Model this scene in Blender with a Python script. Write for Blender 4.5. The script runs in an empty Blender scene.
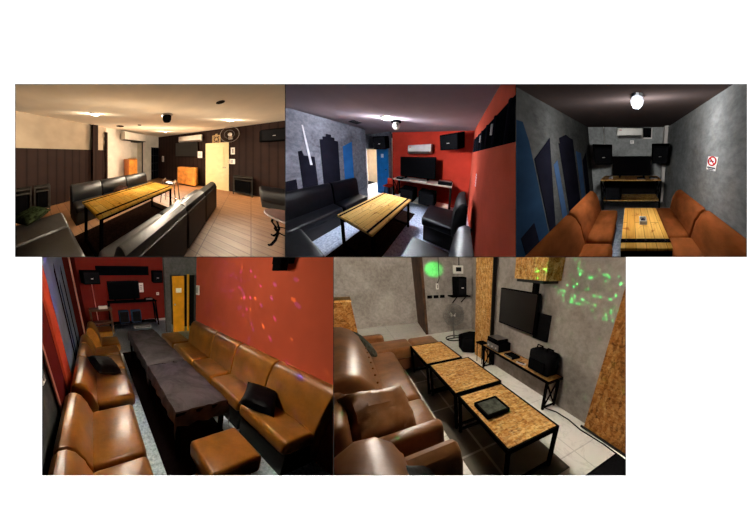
# A white display wall with five windows; behind each window stands one lounge
# room, built in metres on that room's own floor axes (across, depth, up). The
# five pictures have five viewpoints, so the rooms stand on oblique, deep plans
# like stage sets; everything in them is solid geometry.
import bpy, bmesh, math, random
from mathutils import Vector, Matrix
random.seed(7)
C = bpy.context.scene.collection
PI = math.pi

# ------------------------------------------------------------------ materials
def lin(c):
    return tuple(((v/255)/12.92 if v/255 <= .04045 else ((v/255+.055)/1.055)**2.4) for v in c) + (1.0,)

class NT:
    def __init__(s, name, rough=.5, spec=.5, metal=0):
        s.m = bpy.data.materials.new(name); s.m.use_nodes = True
        s.t = s.m.node_tree; s.b = s.t.nodes['Principled BSDF']
        s.b.inputs['Roughness'].default_value = rough
        s.b.inputs['Specular IOR Level'].default_value = spec
        s.b.inputs['Metallic'].default_value = metal
        s.at = s.t.nodes.new('ShaderNodeAttribute'); s.at.attribute_name = 'rc'
    def n(s, ty, **k):
        o = s.t.nodes.new(ty)
        for a, v in k.items(): setattr(o, a, v)
        return o
    def l(s, a, b): s.t.links.new(a, b)
    def coord(s, scale=(1,1,1), rot=(0,0,0), loc=(0,0,0)):
        mp = s.n('ShaderNodeMapping'); s.l(s.at.outputs['Vector'], mp.inputs['Vector'])
        mp.inputs['Scale'].default_value = scale; mp.inputs['Rotation'].default_value = rot; mp.inputs['Location'].default_value = loc
        return mp.outputs['Vector']
    def noise(s, scale, vec=None, detail=3, rough=.55, dist=0):
        o = s.n('ShaderNodeTexNoise'); o.inputs['Scale'].default_value = scale; o.inputs['Detail'].default_value = detail
        o.inputs['Roughness'].default_value = rough; o.inputs['Distortion'].default_value = dist
        s.l(vec or s.at.outputs['Vector'], o.inputs['Vector']); return o.outputs['Fac']
    def ramp(s, fac, stops):
        r = s.n('ShaderNodeValToRGB'); e = r.color_ramp.elements
        while len(e) < len(stops): e.new(.5)
        for k, (p, c) in enumerate(stops): e[k].position = p; e[k].color = lin(c)
        s.l(fac, r.inputs['Fac']); return r.outputs['Color']
    def mix(s, fac, a, b, mode='MIX'):
        m = s.n('ShaderNodeMix', data_type='RGBA', blend_type=mode)
        if isinstance(fac, (int, float)): m.inputs[0].default_value = fac
        else: s.l(fac, m.inputs[0])
        for k, v in ((6, a), (7, b)):
            if isinstance(v, tuple): m.inputs[k].default_value = lin(v)
            else: s.l(v, m.inputs[k])
        return m.outputs[2]
    def bump(s, h, strength=.3, dist=.01):
        b = s.n('ShaderNodeBump'); b.inputs['Strength'].default_value = strength; b.inputs['Distance'].default_value = dist
        s.l(h, b.inputs['Height']); s.l(b.outputs['Normal'], s.b.inputs['Normal'])
    def base(s, c):
        if isinstance(c, tuple): s.b.inputs['Base Color'].default_value = lin(c)
        else: s.l(c, s.b.inputs['Base Color'])
        return s.m

def plain(name, col, rough=.5, spec=.1, metal=0, var=.12, scale=6):
    t = NT(name, rough, spec if metal else min(spec, .12) if rough < .7 else 0, metal)
    d = tuple(max(0, v*(1-var)) for v in col); e = tuple(min(255, v*(1+var)) for v in col)
    return t.base(t.ramp(t.noise(scale), [(.3, d), (.7, e)]))
def leather(name, col, rough=.42, spec=.25):
    t = NT(name, rough, spec)
    d = tuple(v*.82 for v in col); e = tuple(min(255, v*1.14) for v in col)
    t.bump(t.noise(9, detail=4), .25, .02)
    return t.base(t.ramp(t.noise(5, detail=4), [(.3, d), (.7, e)]))
def glow(name, col, strength):
    t = NT(name); t.b.inputs['Emission Color'].default_value = lin(col); t.b.inputs['Emission Strength'].default_value = strength
    return t.base(col)
def brick(t, vec, c1, c2, mortar, w, h, ms, off=.5, bias=0):
    b = t.n('ShaderNodeTexBrick'); b.offset = off
    b.inputs['Color1'].default_value = lin(c1); b.inputs['Color2'].default_value = lin(c2); b.inputs['Mortar'].default_value = lin(mortar)
    b.inputs['Scale'].default_value = 1; b.inputs['Mortar Size'].default_value = ms; b.inputs['Brick Width'].default_value = w
    b.inputs['Row Height'].default_value = h; b.inputs['Bias'].default_value = bias; b.inputs['Mortar Smooth'].default_value = .1
    t.l(vec, b.inputs['Vector']); return b.outputs['Color']
def planks(name, c1, c2, along='x', w=.11, ln=2.0, rough=.4):
    t = NT(name, rough, 0)
    v = t.coord(rot=(0, 0, 0 if along == 'x' else PI/2))
    col = brick(t, v, c1, c2, (120, 72, 30), ln, w, .0022, .37)
    g = t.noise(1, t.coord(scale=(3, 40, 3) if along == 'x' else (40, 3, 3)), 4, .6, .6)
    col = t.mix(.35, col, t.ramp(g, [(.3, (190, 130, 70)), (.6, (255, 248, 230))]), 'MULTIPLY')
    k = t.ramp(t.noise(9, detail=2, dist=.5), [(.62, (255, 255, 255)), (.74, (176, 100, 40))])
    return t.base(t.mix(.8, col, k, 'MULTIPLY'))
def strandboard(name, stops, scale=26):
    t = NT(name, .7, .05)
    w1 = t.noise(3, detail=2, dist=1)
    col = None
    for q, (sc, rt) in enumerate((((1, 3.2, 1), .5), ((3.2, 1, 2), -.4), ((1.5, 2.5, 3), 1.2))):
        vo = t.n('ShaderNodeTexVoronoi'); vo.inputs['Scale'].default_value = scale*(.7+.25*q)
        t.l(t.coord(scale=sc, rot=(rt*.6, rt*.8, rt)), vo.inputs['Vector'])
        sp = t.n('ShaderNodeSeparateColor'); t.l(vo.outputs['Color'], sp.inputs['Color'])
        c = t.ramp(sp.outputs['Red'], stops)
        col = c if col is None else t.mix(.35, col, c)
    return t.base(t.mix(.35, col, t.ramp(w1, [(.35, (206, 170, 120)), (.65, (255, 250, 240))]), 'MULTIPLY'))
def concrete(name, a, b, c, rough=.6):
    t = NT(name, .9, 0)
    n1 = t.noise(1.6, detail=7, rough=.65, dist=.6); n2 = t.noise(14, detail=5, rough=.7)
    k = lambda q, f: tuple(max(0, min(255, v*f)) for v in q)
    return t.base(t.mix(.35, t.ramp(n1, [(.34, k(a, .93)), (.5, b), (.66, k(c, 1.05))]), t.ramp(n2, [(.35, k(a, .85)), (.65, k(c, 1.1))])))

M = {}
M['page'] = plain('white_wall_paint', (242, 242, 242), .9, .1, var=.01)
M['divider'] = plain('dark_divider_paint', (40, 37, 35), 1, 0, var=.03)
M['reveal'] = plain('black_reveal_paint', (10, 10, 10), .95, .05, var=.03)
M['blackleather'] = leather('black_leather', (8, 9, 13), .5, .04)
M['slateleather'] = leather('slate_black_leather', (11, 14, 19), .45, .05)
M['blackboard'] = plain('black_vinyl_back', (34, 27, 25), .6, .3)
M['plinth'] = plain('black_plinth', (14, 12, 12), .6, .3)
M['brown3'] = leather('tan_leather', (144, 80, 42), .7, 0)
M['brown4'] = leather('caramel_leather', (164, 108, 44), .3, .28)
M['brown5'] = leather('chestnut_leather', (132, 86, 52), .4, .14)
M['brown5d'] = leather('chestnut_leather_piping', (88, 50, 30), .45, .2)
M['pine1'] = planks('pine_planks_golden', (255, 214, 112), (250, 192, 84), 'y', .12, .45)
M['pine2'] = planks('pine_planks_pale', (254, 218, 142), (242, 194, 108), 'x', .1, .5)
M['pine3'] = planks('pine_planks_honey', (244, 196, 104), (222, 164, 74), 'y', .1, 2.4)
M['pineedge'] = plain('pine_edge', (226, 178, 90), .5, .4)
M['osb'] = strandboard('oriented_strand_board', [(0, (110, 62, 22)), (.3, (190, 126, 56)), (.6, (226, 170, 92)), (1, (252, 222, 160))])
M['osbd'] = strandboard('oriented_strand_board_dark', [(0, (70, 40, 18)), (.35, (140, 88, 40)), (.7, (176, 118, 58)), (1, (206, 160, 98))], 20)
M['iron'] = plain('black_iron', (13, 12, 12), .9, 0)
M['strap'] = plain('black_steel_strap', (16, 14, 13), .9, 0)
M['chrome'] = plain('chrome', (190, 190, 190), .2, .5, 1)
M['greymetal'] = plain('grey_steel', (120, 116, 112), .4, .5, .4)
M['plasticblack'] = plain('black_plastic', (13, 13, 14), .8, .02)
M['cloth_speaker'] = plain('speaker_cloth', (24, 24, 26), .85, .2, scale=60)
M['screen'] = plain('dark_screen', (6, 6, 8), .3, .15)
M['white'] = plain('white_plastic', (226, 222, 214), .4, .4, var=.03)
M['paper'] = plain('white_paper', (232, 228, 224), .8, .2, var=.05, scale=30)
M['ink'] = plain('dark_ink', (40, 40, 52), .8, .2)
M['redink'] = plain('red_ink', (196, 30, 30), .7, .2)
M['orangewood'] = plain('orange_lacquered_wood', (206, 136, 60), .5, .2, var=.2, scale=5)
M['orangewoodshade'] = plain('orange_lacquered_wood_shaded', (180, 104, 46), .5, .2, var=.12, scale=4)
M['cream'] = plain('cream_door_paint', (222, 208, 158), .45, .4, var=.03)
M['darkwin'] = plain('dark_glass', (8, 9, 13), .9, 0)
M['vent'] = plain('dark_vent', (48, 40, 34), .7, .3)
M['gold'] = plain('brass_emblem', (168, 140, 92), .4, .5)
M['glass'] = glow('lit_cut_glass', (232, 236, 244), 1.0)
M['pillowgreen'] = plain('mottled_green_fabric', (44, 52, 36), .9, .0, var=.6, scale=26)
M['pillowbrown'] = plain('brown_fabric', (70, 50, 46), .85, .2, var=.3, scale=18)
M['greyfabric'] = plain('grey_green_fabric', (74, 76, 68), .85, .2, var=.25, scale=25)
M['stoolseat'] = plain('varnished_red_wood', (132, 62, 38), .5, .12)
M['bluedoor'] = plain('blue_door_paint', (22, 122, 204), .45, .4, var=.05)
M['yellowdoor'] = plain('yellow_door_paint', (214, 146, 36), .45, .4, var=.06)
M['salmon'] = plain('salmon_wall_paint', (214, 84, 56), .9, .06, var=.06)
M['whitewall'] = plain('white_wall_plaster', (206, 198, 186), .8, .2, var=.06, scale=2)
M['corridor'] = plain('pale_corridor_paint', (240, 226, 206), .8, .2, var=.03)
M['ceil1'] = plain('cream_ceiling_paint', (232, 220, 200), .85, .15, var=.03, scale=1.5)
M['ceil2'] = plain('mauve_ceiling_paint', (162, 146, 152), .85, .15, var=.05, scale=1.5)
M['darkwood'] = plain('dark_brown_wood', (84, 58, 42), .6, .2, var=.25, scale=5)
M['palewood'] = plain('pale_laminate', (216, 202, 184), .6, .1, var=.06)
M['dimwhitewall'] = plain('white_wall_plaster_shaded', (170, 154, 134), .9, 0, var=.06, scale=2)
M['darksteel'] = plain('dark_steel', (58, 55, 52), .7, .0)
M['ceil3'] = plain('charcoal_ceiling_paint', (72, 63, 61), .85, .15, var=.06, scale=1.5)
M['red2'] = plain('red_wall_paint', (204, 64, 48), .9, .06, var=.06, scale=2)
M['red2r'] = plain('terracotta_wall_paint', (192, 84, 66), .9, .06, var=.06, scale=2)
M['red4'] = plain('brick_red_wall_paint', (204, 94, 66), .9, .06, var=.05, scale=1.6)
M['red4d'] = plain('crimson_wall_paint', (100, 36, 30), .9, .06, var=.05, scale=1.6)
M['conc2'] = concrete('blue_grey_concrete', (84, 87, 97), (112, 115, 126), (140, 143, 153))
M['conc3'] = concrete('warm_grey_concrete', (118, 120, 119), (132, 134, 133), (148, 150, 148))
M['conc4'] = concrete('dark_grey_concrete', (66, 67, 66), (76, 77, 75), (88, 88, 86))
M['conc5'] = concrete('grey_plaster', (134, 126, 119), (148, 140, 133), (164, 156, 149))
M['muraldark'] = plain('mural_charcoal_paint', (24, 24, 33), .9, .06, var=.12, scale=4)
M['muralblue'] = plain('mural_blue_paint', (44, 104, 168), .9, .06, var=.06, scale=4)
M['muralnavy'] = plain('mural_navy_paint', (36, 56, 78), .9, .06, var=.1, scale=3)
M['muralpale'] = plain('mural_slate_paint', (62, 86, 118), .9, .06, var=.08, scale=4)
M['muralwhite'] = plain('mural_white_paint', (206, 206, 214), .9, .06, var=.05)
M['mural4'] = plain('mural_grey_blue_paint', (126, 140, 158), .9, .06, var=.1, scale=3)
M['rug'] = plain('dark_brown_rug', (34, 23, 19), .95, .1, var=.25, scale=30)
M['rugblack'] = plain('black_rug', (20, 15, 15), .95, .1, var=.2, scale=30)
M['sealant'] = plain('amber_glass', (92, 50, 22), .2, .5)
M['white_strip'] = plain('white_pipe', (196, 190, 184), .5, .3, var=.04)
M['pinkpipe'] = plain('pale_pink_conduit', (214, 140, 120), .5, .3, var=.04)
M['lampglow'] = glow('lamp_glow_warm', (255, 240, 205), 14)
M['lampcool'] = glow('lamp_glow_cool', (235, 238, 255), 30)
M['lampneutral'] = glow('lamp_glow_neutral', (245, 248, 255), 16)
M['ashtray'] = plain('white_ceramic', (222, 220, 210), .3, .5, var=.03)
def panelling():
    t = NT('dark_grooved_panelling', .8, .02)
    w = t.n('ShaderNodeTexWave', wave_type='BANDS', bands_direction='DIAGONAL'); w.inputs['Scale'].default_value = 3.2
    w.inputs['Distortion'].default_value = 0
    t.l(t.coord(scale=(1, 1, 0)), w.inputs['Vector'])
    return t.base(t.mix(.35, t.ramp(w.outputs['Fac'], [(.0, (20, 14, 13)), (.12, (44, 31, 28)), (1, (47, 33, 30))]), t.ramp(t.noise(3), [(.3, (34, 24, 22)), (.7, (48, 35, 31))])))
M['panelling'] = panelling()
def woodtile():
    t = NT('wood_look_floor_tile', .6, .15)
    c = brick(t, t.coord(), (188, 140, 96), (174, 126, 84), (130, 92, 60), .6, .17, .006, .0)
    return t.base(t.mix(.4, c, t.ramp(t.noise(1, t.coord(scale=(3, 24, 3)), 4), [(.3, (190, 150, 120)), (.7, (255, 250, 240))]), 'MULTIPLY'))
M['woodtile'] = woodtile()
def speckle(name, a, b, c):
    t = NT(name, .5, .2)
    return t.base(t.ramp(t.noise(26, detail=6, rough=.7), [(.36, a), (.5, b), (.64, c)]))
M['speckle2'] = speckle('speckled_pale_blue_vinyl', (140, 154, 184), (196, 208, 232), (228, 236, 250))
M['speckle3'] = speckle('speckled_grey_vinyl', (96, 104, 116), (132, 140, 152), (160, 168, 178))
M['speckle4'] = speckle('speckled_blue_grey_vinyl', (146, 168, 180), (204, 222, 232), (236, 246, 250))
def marble():
    t = NT('white_marble_tile', .5, .1)
    v = t.ramp(t.noise(3, detail=6, rough=.6, dist=1.6), [(.47, (232, 229, 223)), (.5, (200, 196, 190)), (.53, (232, 229, 223))])
    return t.base(t.mix(.5, v, brick(t, t.coord(), (234, 231, 225), (230, 226, 220), (176, 172, 168), .8, .8, .006, 0), 'MIX'))
M['marble'] = marble()
def darktile():
    t = NT('dark_grey_tile', .5, .1)
    return t.base(t.mix(.25, brick(t, t.coord(loc=(-.04, .3, 0)), (100, 95, 86), (90, 85, 77), (168, 164, 156), .8, .78, .012, 0), t.ramp(t.noise(8, detail=5), [(.3, (80, 75, 67)), (.7, (114, 108, 98))])))
M['darktile'] = darktile()
def tablecloth():
    t = NT('dark_plum_tablecloth', .55, .12)
    h = t.noise(2.2, detail=5, rough=.6, dist=2.2)
    t.bump(h, .7, .05)
    return t.base(t.ramp(h, [(.35, (100, 93, 96)), (.65, (136, 128, 130))]))
M['cloth4'] = tablecloth()

# ------------------------------------------------------------------ rooms
EYE = Vector((0, 0, 1.6))
PAGE_Y = 1.4
class Room:
    # floor point under the room's viewpoint, then one metre across, deep and up
    def __init__(s, o, u, v, w, win):
        s.o = Vector(o); s.m = Matrix((u, v, w)).transposed(); s.win = win
        x0, x1, z0, z1 = win
        c = [Vector((x, PAGE_Y, z)) - EYE for x, z in ((x0, z0), (x1, z0), (x1, z1), (x0, z1))]
        mid = Vector(((x0+x1)/2, PAGE_Y, (z0+z1)/2)) - EYE
        s.planes = [(Vector((0, PAGE_Y+.03, 0)), Vector((0, -1, 0)))]
        for k in range(4):                       # the four walls that close the room's cell behind its window
            n = c[k].cross(c[(k+1) % 4]).normalized()
            if n.dot(mid) > 0: n = -n
            s.planes.append((EYE.copy(), n))
    def at(s, p): return s.o + s.m @ Vector(p)
R1 = Room((0, 0, .1), (2.12656, -2.31866, -.68632), (-.83199, 2.51609, .74476), (0, 0, 1), (-1.344, -0.3349, 1.6298, 2.2758))
R2 = Room((.05035, .72623, .29991), (.72361, -1.9462, -.56829), (.73868, 3.25887, .95159), (-.03357, -.48416, .86673), (-0.3349, 0.5264, 1.6298, 2.2758))
R3 = Room((.86546, 1.26777, .45208), (1, 0, 0), (2.72213, 3.9875, 1.2122), (-.57697, -.84518, .76528), (0.5264, 1.3888, 1.6298, 2.2758))
R4 = Room((-.63864, 1.27898, -.29265), (.60685, .63348, -.01183), (-1.14407, 1.52137, -.0284), (.37567, -.75234, 1.11332), (-1.2432, -0.155, 0.8122, 1.6298))
R5 = Room((.32911, 1.32722, -.34906), (1.19851, .92349, -.02586), (-.15459, 1.48646, .01294), (-.20569, -.82951, 1.21817), (-0.155, 0.937, 0.8122, 1.6298))
RM = R1

# ------------------------------------------------------------------ mesh building
class MB:
    def __init__(s):
        s.bm = bmesh.new()
    def put(s, b, mat=None):
        if mat is not None: bmesh.ops.transform(b, matrix=mat, verts=b.verts)
        bmesh.ops.recalc_face_normals(b, faces=b.faces)
        me = bpy.data.meshes.new('t'); b.to_mesh(me); b.free(); s.bm.from_mesh(me); bpy.data.meshes.remove(me)
        return s
    def box(s, x0, x1, y0, y1, z0, z1, bev=0, seg=2, mat=None):
        b = bmesh.new(); bmesh.ops.create_cube(b, size=1)
        for v in b.verts: v.co = Vector((x0+(v.co.x+.5)*(x1-x0), y0+(v.co.y+.5)*(y1-y0), z0+(v.co.z+.5)*(z1-z0)))
        if bev > 0: bmesh.ops.bevel(b, geom=b.edges[:], offset=min(bev, .49*min(abs(x1-x0), abs(y1-y0), abs(z1-z0))), segments=seg, profile=.5, affect='EDGES', clamp_overlap=True)
        return s.put(b, mat)
    def prism(s, pts, axis, a, c, bev=0, seg=2, mat=None):
        b = bmesh.new()
        def P(p, q, t): return {'x': (t, p, q), 'y': (p, t, q), 'z': (p, q, t)}[axis]
        lo = [b.verts.new(P(p, q, a)) for p, q in pts]; hi = [b.verts.new(P(p, q, c)) for p, q in pts]
        n = len(pts); caps = [b.faces.new(lo), b.faces.new(hi[::-1])]
        for k in range(n): b.faces.new((lo[k], hi[k], hi[(k+1) % n], lo[(k+1) % n]))
        if bev > 0:
            bmesh.ops.bevel(b, geom=list({e for f in caps for e in f.edges}), offset=bev, segments=seg, profile=.5, affect='EDGES', clamp_overlap=True)
        return s.put(b, mat)
    def tube(s, pts, r, n=8, r2=None):
        b = bmesh.new(); pts = [Vector(p) for p in pts]; rings = []
        up = None
        for k, p in enumerate(pts):
            d = (pts[min(k+1, len(pts)-1)] - pts[max(k-1, 0)]).normalized()
            if up is None: up = d.orthogonal().normalized()
            up = (up - d*up.dot(d)).normalized(); sd = d.cross(up)
            rr = r if r2 is None else r + (r2-r)*k/(len(pts)-1)
            rings.append([b.verts.new(p + rr*(math.cos(2*PI*j/n)*up + math.sin(2*PI*j/n)*sd)) for j in range(n)])
        for k in range(len(pts)-1):
            for j in range(n): b.faces.new((rings[k][j], rings[k][(j+1) % n], rings[k+1][(j+1) % n], rings[k+1][j]))
        b.faces.new(rings[0][::-1]); b.faces.new(rings[-1])
        return s.put(b)
    def lathe(s, prof, c=(0, 0, 0), n=20, mat=None):
        b = bmesh.new(); rings = []
        for r, z in prof: rings.append([b.verts.new((max(r, 1e-4)*math.cos(2*PI*j/n), max(r, 1e-4)*math.sin(2*PI*j/n), z)) for j in range(n)])
        for k in range(len(prof)-1):
            for j in range(n): b.faces.new((rings[k][j], rings[k][(j+1) % n], rings[k+1][(j+1) % n], rings[k+1][j]))
        b.faces.new(rings[0][::-1]); b.faces.new(rings[-1])
        return s.put(b, Matrix.Translation(c) @ (mat or Matrix()))
    def ball(s, c, r, sx=1, sy=1, sz=1, n=14):
        b = bmesh.new(); bmesh.ops.create_uvsphere(b, u_segments=n, v_segments=max(6, n//2+2), radius=r)
        return s.put(b, Matrix.Translation(c) @ Matrix.Diagonal((sx, sy, sz, 1)))
    def pillow(s, w, d, h, mat=None, n=10, lump=0):
        b = bmesh.new(); g = {}
        rnd = random.Random(int(w*1000+d*100))
        for sd in (1, -1):
            for i in range(n+1):
                for j in range(n+1):
                    a, c = 2*i/n-1, 2*j/n-1
                    if sd == -1 and (i in (0, n) or j in (0, n)): g[sd, i, j] = g[1, i, j]; continue
                    t = (max(0, (1-a**4)*(1-c**4)))**.55
                    pin = 1-.1*(a*a*(1-c*c)+c*c*(1-a*a))
                    g[sd, i, j] = b.verts.new((a*w/2*(1-.07*(1-a*a if False else c*c)*0)*pin, c*d/2*pin, sd*h/2*t*(1+lump*(rnd.random()-.5))))
        for sd in (1, -1):
            for i in range(n):
                for j in range(n):
                    q = (g[sd, i, j], g[sd, i+1, j], g[sd, i+1, j+1], g[sd, i, j+1])
                    b.faces.new(q if sd == 1 else q[::-1])
        return s.put(b, mat)

def RX(a): return Matrix.Rotation(a, 4, 'X')
def RY(a): return Matrix.Rotation(a, 4, 'Y')
def RZ(a): return Matrix.Rotation(a, 4, 'Z')
def TR(x, y, z): return Matrix.Translation((x, y, z))

def make(name, mb, m, loc, rz, parent=None, origin=None, sharp=40, trim=True):
    bm = mb.bm
    lay = bm.verts.layers.float_vector.new('rc')
    for v in bm.verts: v[lay] = v.co
    for f in bm.faces: f.smooth = True
    ca = math.cos(math.radians(sharp))
    for e in bm.edges:
        if len(e.link_faces) == 2 and e.link_faces[0].normal.dot(e.link_faces[1].normal) < ca: e.smooth = False
    bmesh.ops.transform(bm, matrix=TR(*loc) @ RZ(rz), verts=bm.verts)
    for v in bm.verts: v.co = RM.o + RM.m @ v.co
    if trim:
        for co, no in RM.planes:
            if any((v.co-co).dot(no) > 1e-5 for v in bm.verts):
                r = bmesh.ops.bisect_plane(bm, geom=bm.verts[:]+bm.edges[:]+bm.faces[:], dist=1e-6, plane_co=co, plane_no=no, clear_outer=True)
                cut = [e for e in r['geom_cut'] if isinstance(e, bmesh.types.BMEdge) and e.is_valid]
                if cut:
                    h = bmesh.ops.holes_fill(bm, edges=cut, sides=0)
                    for f in h['faces']:
                        for e in f.edges: e.smooth = False
    if not bm.faces:
        bm.free(); return None
    o3 = Vector(origin) if origin is not None else RM.at(loc)
    for v in bm.verts: v.co -= o3
    me = bpy.data.meshes.new(name); bm.to_mesh(me); bm.free()
    me.materials.append(m)
    o = bpy.data.objects.new(name, me); C.objects.link(o)
    if parent is not None: o.parent = parent
    else: o.location = o3
    return o

def tag(o, label, cat, group=None):
    o['label'] = label; o['category'] = cat
    if group: o['group'] = group
    return o
class T:                                          # a thing: an Empty at its base that parents its parts
    def __init__(s, name, label, cat, loc=(0, 0, 0), rz=0, group=None, base=None):
        s.loc = loc; s.rz = rz; s.org = RM.at(base or loc)
        s.o = bpy.data.objects.new(name, None); s.o.empty_display_size = .1; C.objects.link(s.o); s.o.location = s.org
        tag(s.o, label, cat, group)
    def p(s, name, mb, m, parent=None, label=None):
        q = make(name, mb, M[m], s.loc, s.rz, parent or s.o, s.org)
        if q is not None and label: q['label'] = label
        return q
def single(name, mb, m, label, cat, loc=(0, 0, 0), rz=0, group=None):
    o = make(name, mb, M[m], loc, rz)
    return tag(o, label, cat, group) if o else None
def struct(name, mb, m, parent=None, loc=(0, 0, 0), rz=0):
    if parent is not None:
        return make(name, mb, M[m], (0, 0, 0), 0, parent, parent.location)
    o = make(name, mb, M[m], loc, rz)
    if o: o['kind'] = 'structure'
    return o
def lamp(pos, power, col=(1, 1, 1), r=.05, soft=None, name='lamp_or_fill_light'):  # used for lamps at fittings and for added fill lights
    l = bpy.data.lights.new(name, 'POINT'); l.energy = power; l.color = col; l.shadow_soft_size = r
    if soft:                                      # gentler falloff, as these rooms are very deep
        l.use_nodes = True; nt = l.node_tree; f = nt.nodes.new('ShaderNodeLightFalloff'); f.inputs['Strength'].default_value = 1
        nt.links.new(f.outputs[soft], nt.nodes['Emission'].inputs['Strength'])
    o = bpy.data.objects.new(name, l); C.objects.link(o); o.location = RM.at(pos); return o

# ------------------------------------------------------------------ furniture
def sofa_module(label, loc, rz, L, D, sh, bh, lm, group, back=True, name='sofa_module', backm=None, thick=.2):
    t = T(name, label, 'sofa', loc, rz, group)
    t.p('plinth', MB().box(.015, L-.015, .04, D-.02, 0, sh-.15, .01), 'plinth')
    t.p('seat', MB().box(.004, L-.004, 0, D-(thick if back else 0), sh-.16, sh, .045, 3), lm)
    if back:
        pr = [(D-thick-.04, sh-.08), (D-thick+.01, bh-.16), (D-thick+.045, bh-.05), (D-thick+.09, bh-.008), (D-thick+.14, bh), (D-.02, bh-.03), (D, bh-.1), (D, .06), (D-.08, .06)]
        b = t.p('backrest', MB().prism(pr, 'x', .004, L-.004, .022, 2), lm)
        if backm and b: t.p('back_panel', MB().box(.03, L-.03, D, D+.012, .05, bh-.1, .004, 1), backm, b)
    return t
def plank_table(label, loc, rz, L, W, H, top, strap=True, legm='iron', group=None):
    # length along local x
    t = T('plank_coffee_table', label, 'table', loc, rz, group)
    tp = t.p('tabletop', MB().box(-L/2, L/2, -W/2, W/2, H-.035, H, .006, 1), top)
    if strap and tp:
        for sy in (-1, 1):
            t.p('edge_strap', MB().box(-L/2-.003, L/2+.003, sy*(W/2-.075)-.018, sy*(W/2-.075)+.018, H-.004, H+.004), 'strap', tp)
    t.p('frame', MB().box(-L/2+.03, L/2-.03, -W/2+.02, -W/2+.05, H-.075, H-.036).box(-L/2+.03, L/2-.03, W/2-.05, W/2-.02, H-.075, H-.036).box(-L/2+.03, -L/2+.06, -W/2+.05, W/2-.05, H-.075, H-.036).box(L/2-.06, L/2-.03, -W/2+.05, W/2-.05, H-.075, H-.036), legm)
    for sx in (-1, 1):
        for sy in (-1, 1):
            x, y = sx*(L/2-.05), sy*(W/2-.04)
            t.p('leg', MB().box(x-.018, x+.018, y-.018, y+.018, 0, H-.076), legm)
        t.p('foot_rail', MB().box(sx*(L/2-.05)-.015, sx*(L/2-.05)+.015, -W/2+.058, W/2-.058, .04, .07), legm)
    return t
def speaker(label, loc, rz, w, d, h, tilt=0, group=None):
    t = T('loudspeaker', label, 'speaker', loc, rz, group)
    t.p('cabinet', MB().prism([(-w/2, d/2), (w/2, d/2), (w/2-.04, -d/2), (-w/2+.04, -d/2)], 'z', 0, h, .015, 2, RX(tilt)), 'plasticblack')
    t.p('grille', MB().box(-w/2+.055, w/2-.055, -d/2-.012, -d/2-.001, .03, h-.03, .004, 1, RX(tilt)), 'cloth_speaker')
    t.p('badge', MB().box(-.03, .03, -d/2-.016, -d/2-.0125, h*.42, h*.42+.014, 0, 1, RX(tilt)), 'white')
    t.p('bracket', MB().box(-.03, .03, d/2-.04, d/2+.08, h*.3, h*.3+.05), 'iron')
    return t
def television(label, loc, rz, w, h, foot=True, group=None):
    t = T('television', label, 'television', loc, rz, group)
    z = .05 if foot else 0
    t.p('casing', MB().box(-w/2, w/2, -.02, .03, z, z+h, .006, 1), 'plasticblack')
    t.p('screen', MB().box(-w/2+.012, w/2-.012, -.0235, -.0205, z+.018, z+h-.012), 'screen')
    if foot:
        for sx in (-1, 1): t.p('foot', MB().box(sx*w*.32-.015, sx*w*.32+.015, -.08, .08, 0, .05), 'plasticblack')
    else: t.p('wall_mount', MB().box(-.15, .15, .031, .07, h*.3, h*.7), 'iron')
    return t
def air_conditioner(label, loc, rz, w, h, d=.2):
    t = T('air_conditioner', label, 'air conditioner', loc, rz)
    t.p('housing', MB().prism([(-d, h*.2), (-d+.02, h*.93), (-d+.05, h), (0, h), (0, 0), (-d+.07, 0)], 'x', -w/2, w/2, .01, 2), 'white')
    t.p('outlet_flap', MB().box(-w/2+.04, w/2-.04, -.006, .006, -.05, .05, 0, 1, TR(0, -d+.03, h*.09) @ RX(.9)), 'greymetal')
    t.p('badge', MB().box(-w/2+.06, -w/2+.12, -d-.004, -d+.012, h*.72, h*.78), 'redink')
    return t
def pillow(name, label, loc, w, d, h, m, rx=0, ry=0, rz=0, group=None, lump=.12):
    return single(name, MB().pillow(w, d, h, RZ(rz) @ RX(rx) @ RY(ry), 12, lump), m, label, 'cushion', loc, 0, group)
def wall_plate(name, label, loc, rz, w, h, m='white', cat='switch', d=.015, detail=None):
    t = T(name, label, cat, loc, rz)
    p = t.p('plate', MB().box(-w/2, w/2, -d, 0, -h/2, h/2, .003, 1), m)
    if detail == 'rocker': t.p('rocker', MB().box(-w*.2, w*.2, -d-.006, -d, -h*.3, h*.3), 'greymetal')
    if detail == 'lines':
        for k in range(3): t.p('text_line', MB().box(-w*.34, w*.3-k*w*.06, -d-.002, -d, h*(.25-.2*k)-h*.025, h*(.25-.2*k)+h*.025), 'ink')
    return t
def shelf_rack(label, loc, rz, w, d, h, group):
    t = T('metal_rack', label, 'rack', loc, rz, group)
    for x in (-w/2+.012, w/2-.012):
        for y in (-d/2+.012, d/2-.012): t.p('post', MB().box(x-.012, x+.012, y-.012, y+.012, 0, h), 'darksteel')
    for z in (.1, h-.12, h-.02): t.p('shelf', MB().box(-w/2+.025, w/2-.025, -d/2+.002, d/2-.002, z-.015, z+.015), 'darksteel')
    t.p('equipment_box', MB().box(-w/2+.05, w/2-.05, -d/2+.03, d/2-.01, .117, h-.14, .01), 'plasticblack')
    return t
def lit_disc(name, label, loc, r, m, group=None, rim='white'):
    t = T(name, label, 'ceiling light', loc, 0, group)
    t.p('rim', MB().lathe([(r*.9, -.02), (r*1.25, -.015), (r*1.3, 0), (r*.9, 0)], n=20), rim)
    t.p('diffuser', MB().lathe([(r*.2, -.03), (r*.8, -.025), (r*.88, -.012), (r*.88, -.004)], n=20), m)
    return t

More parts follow.
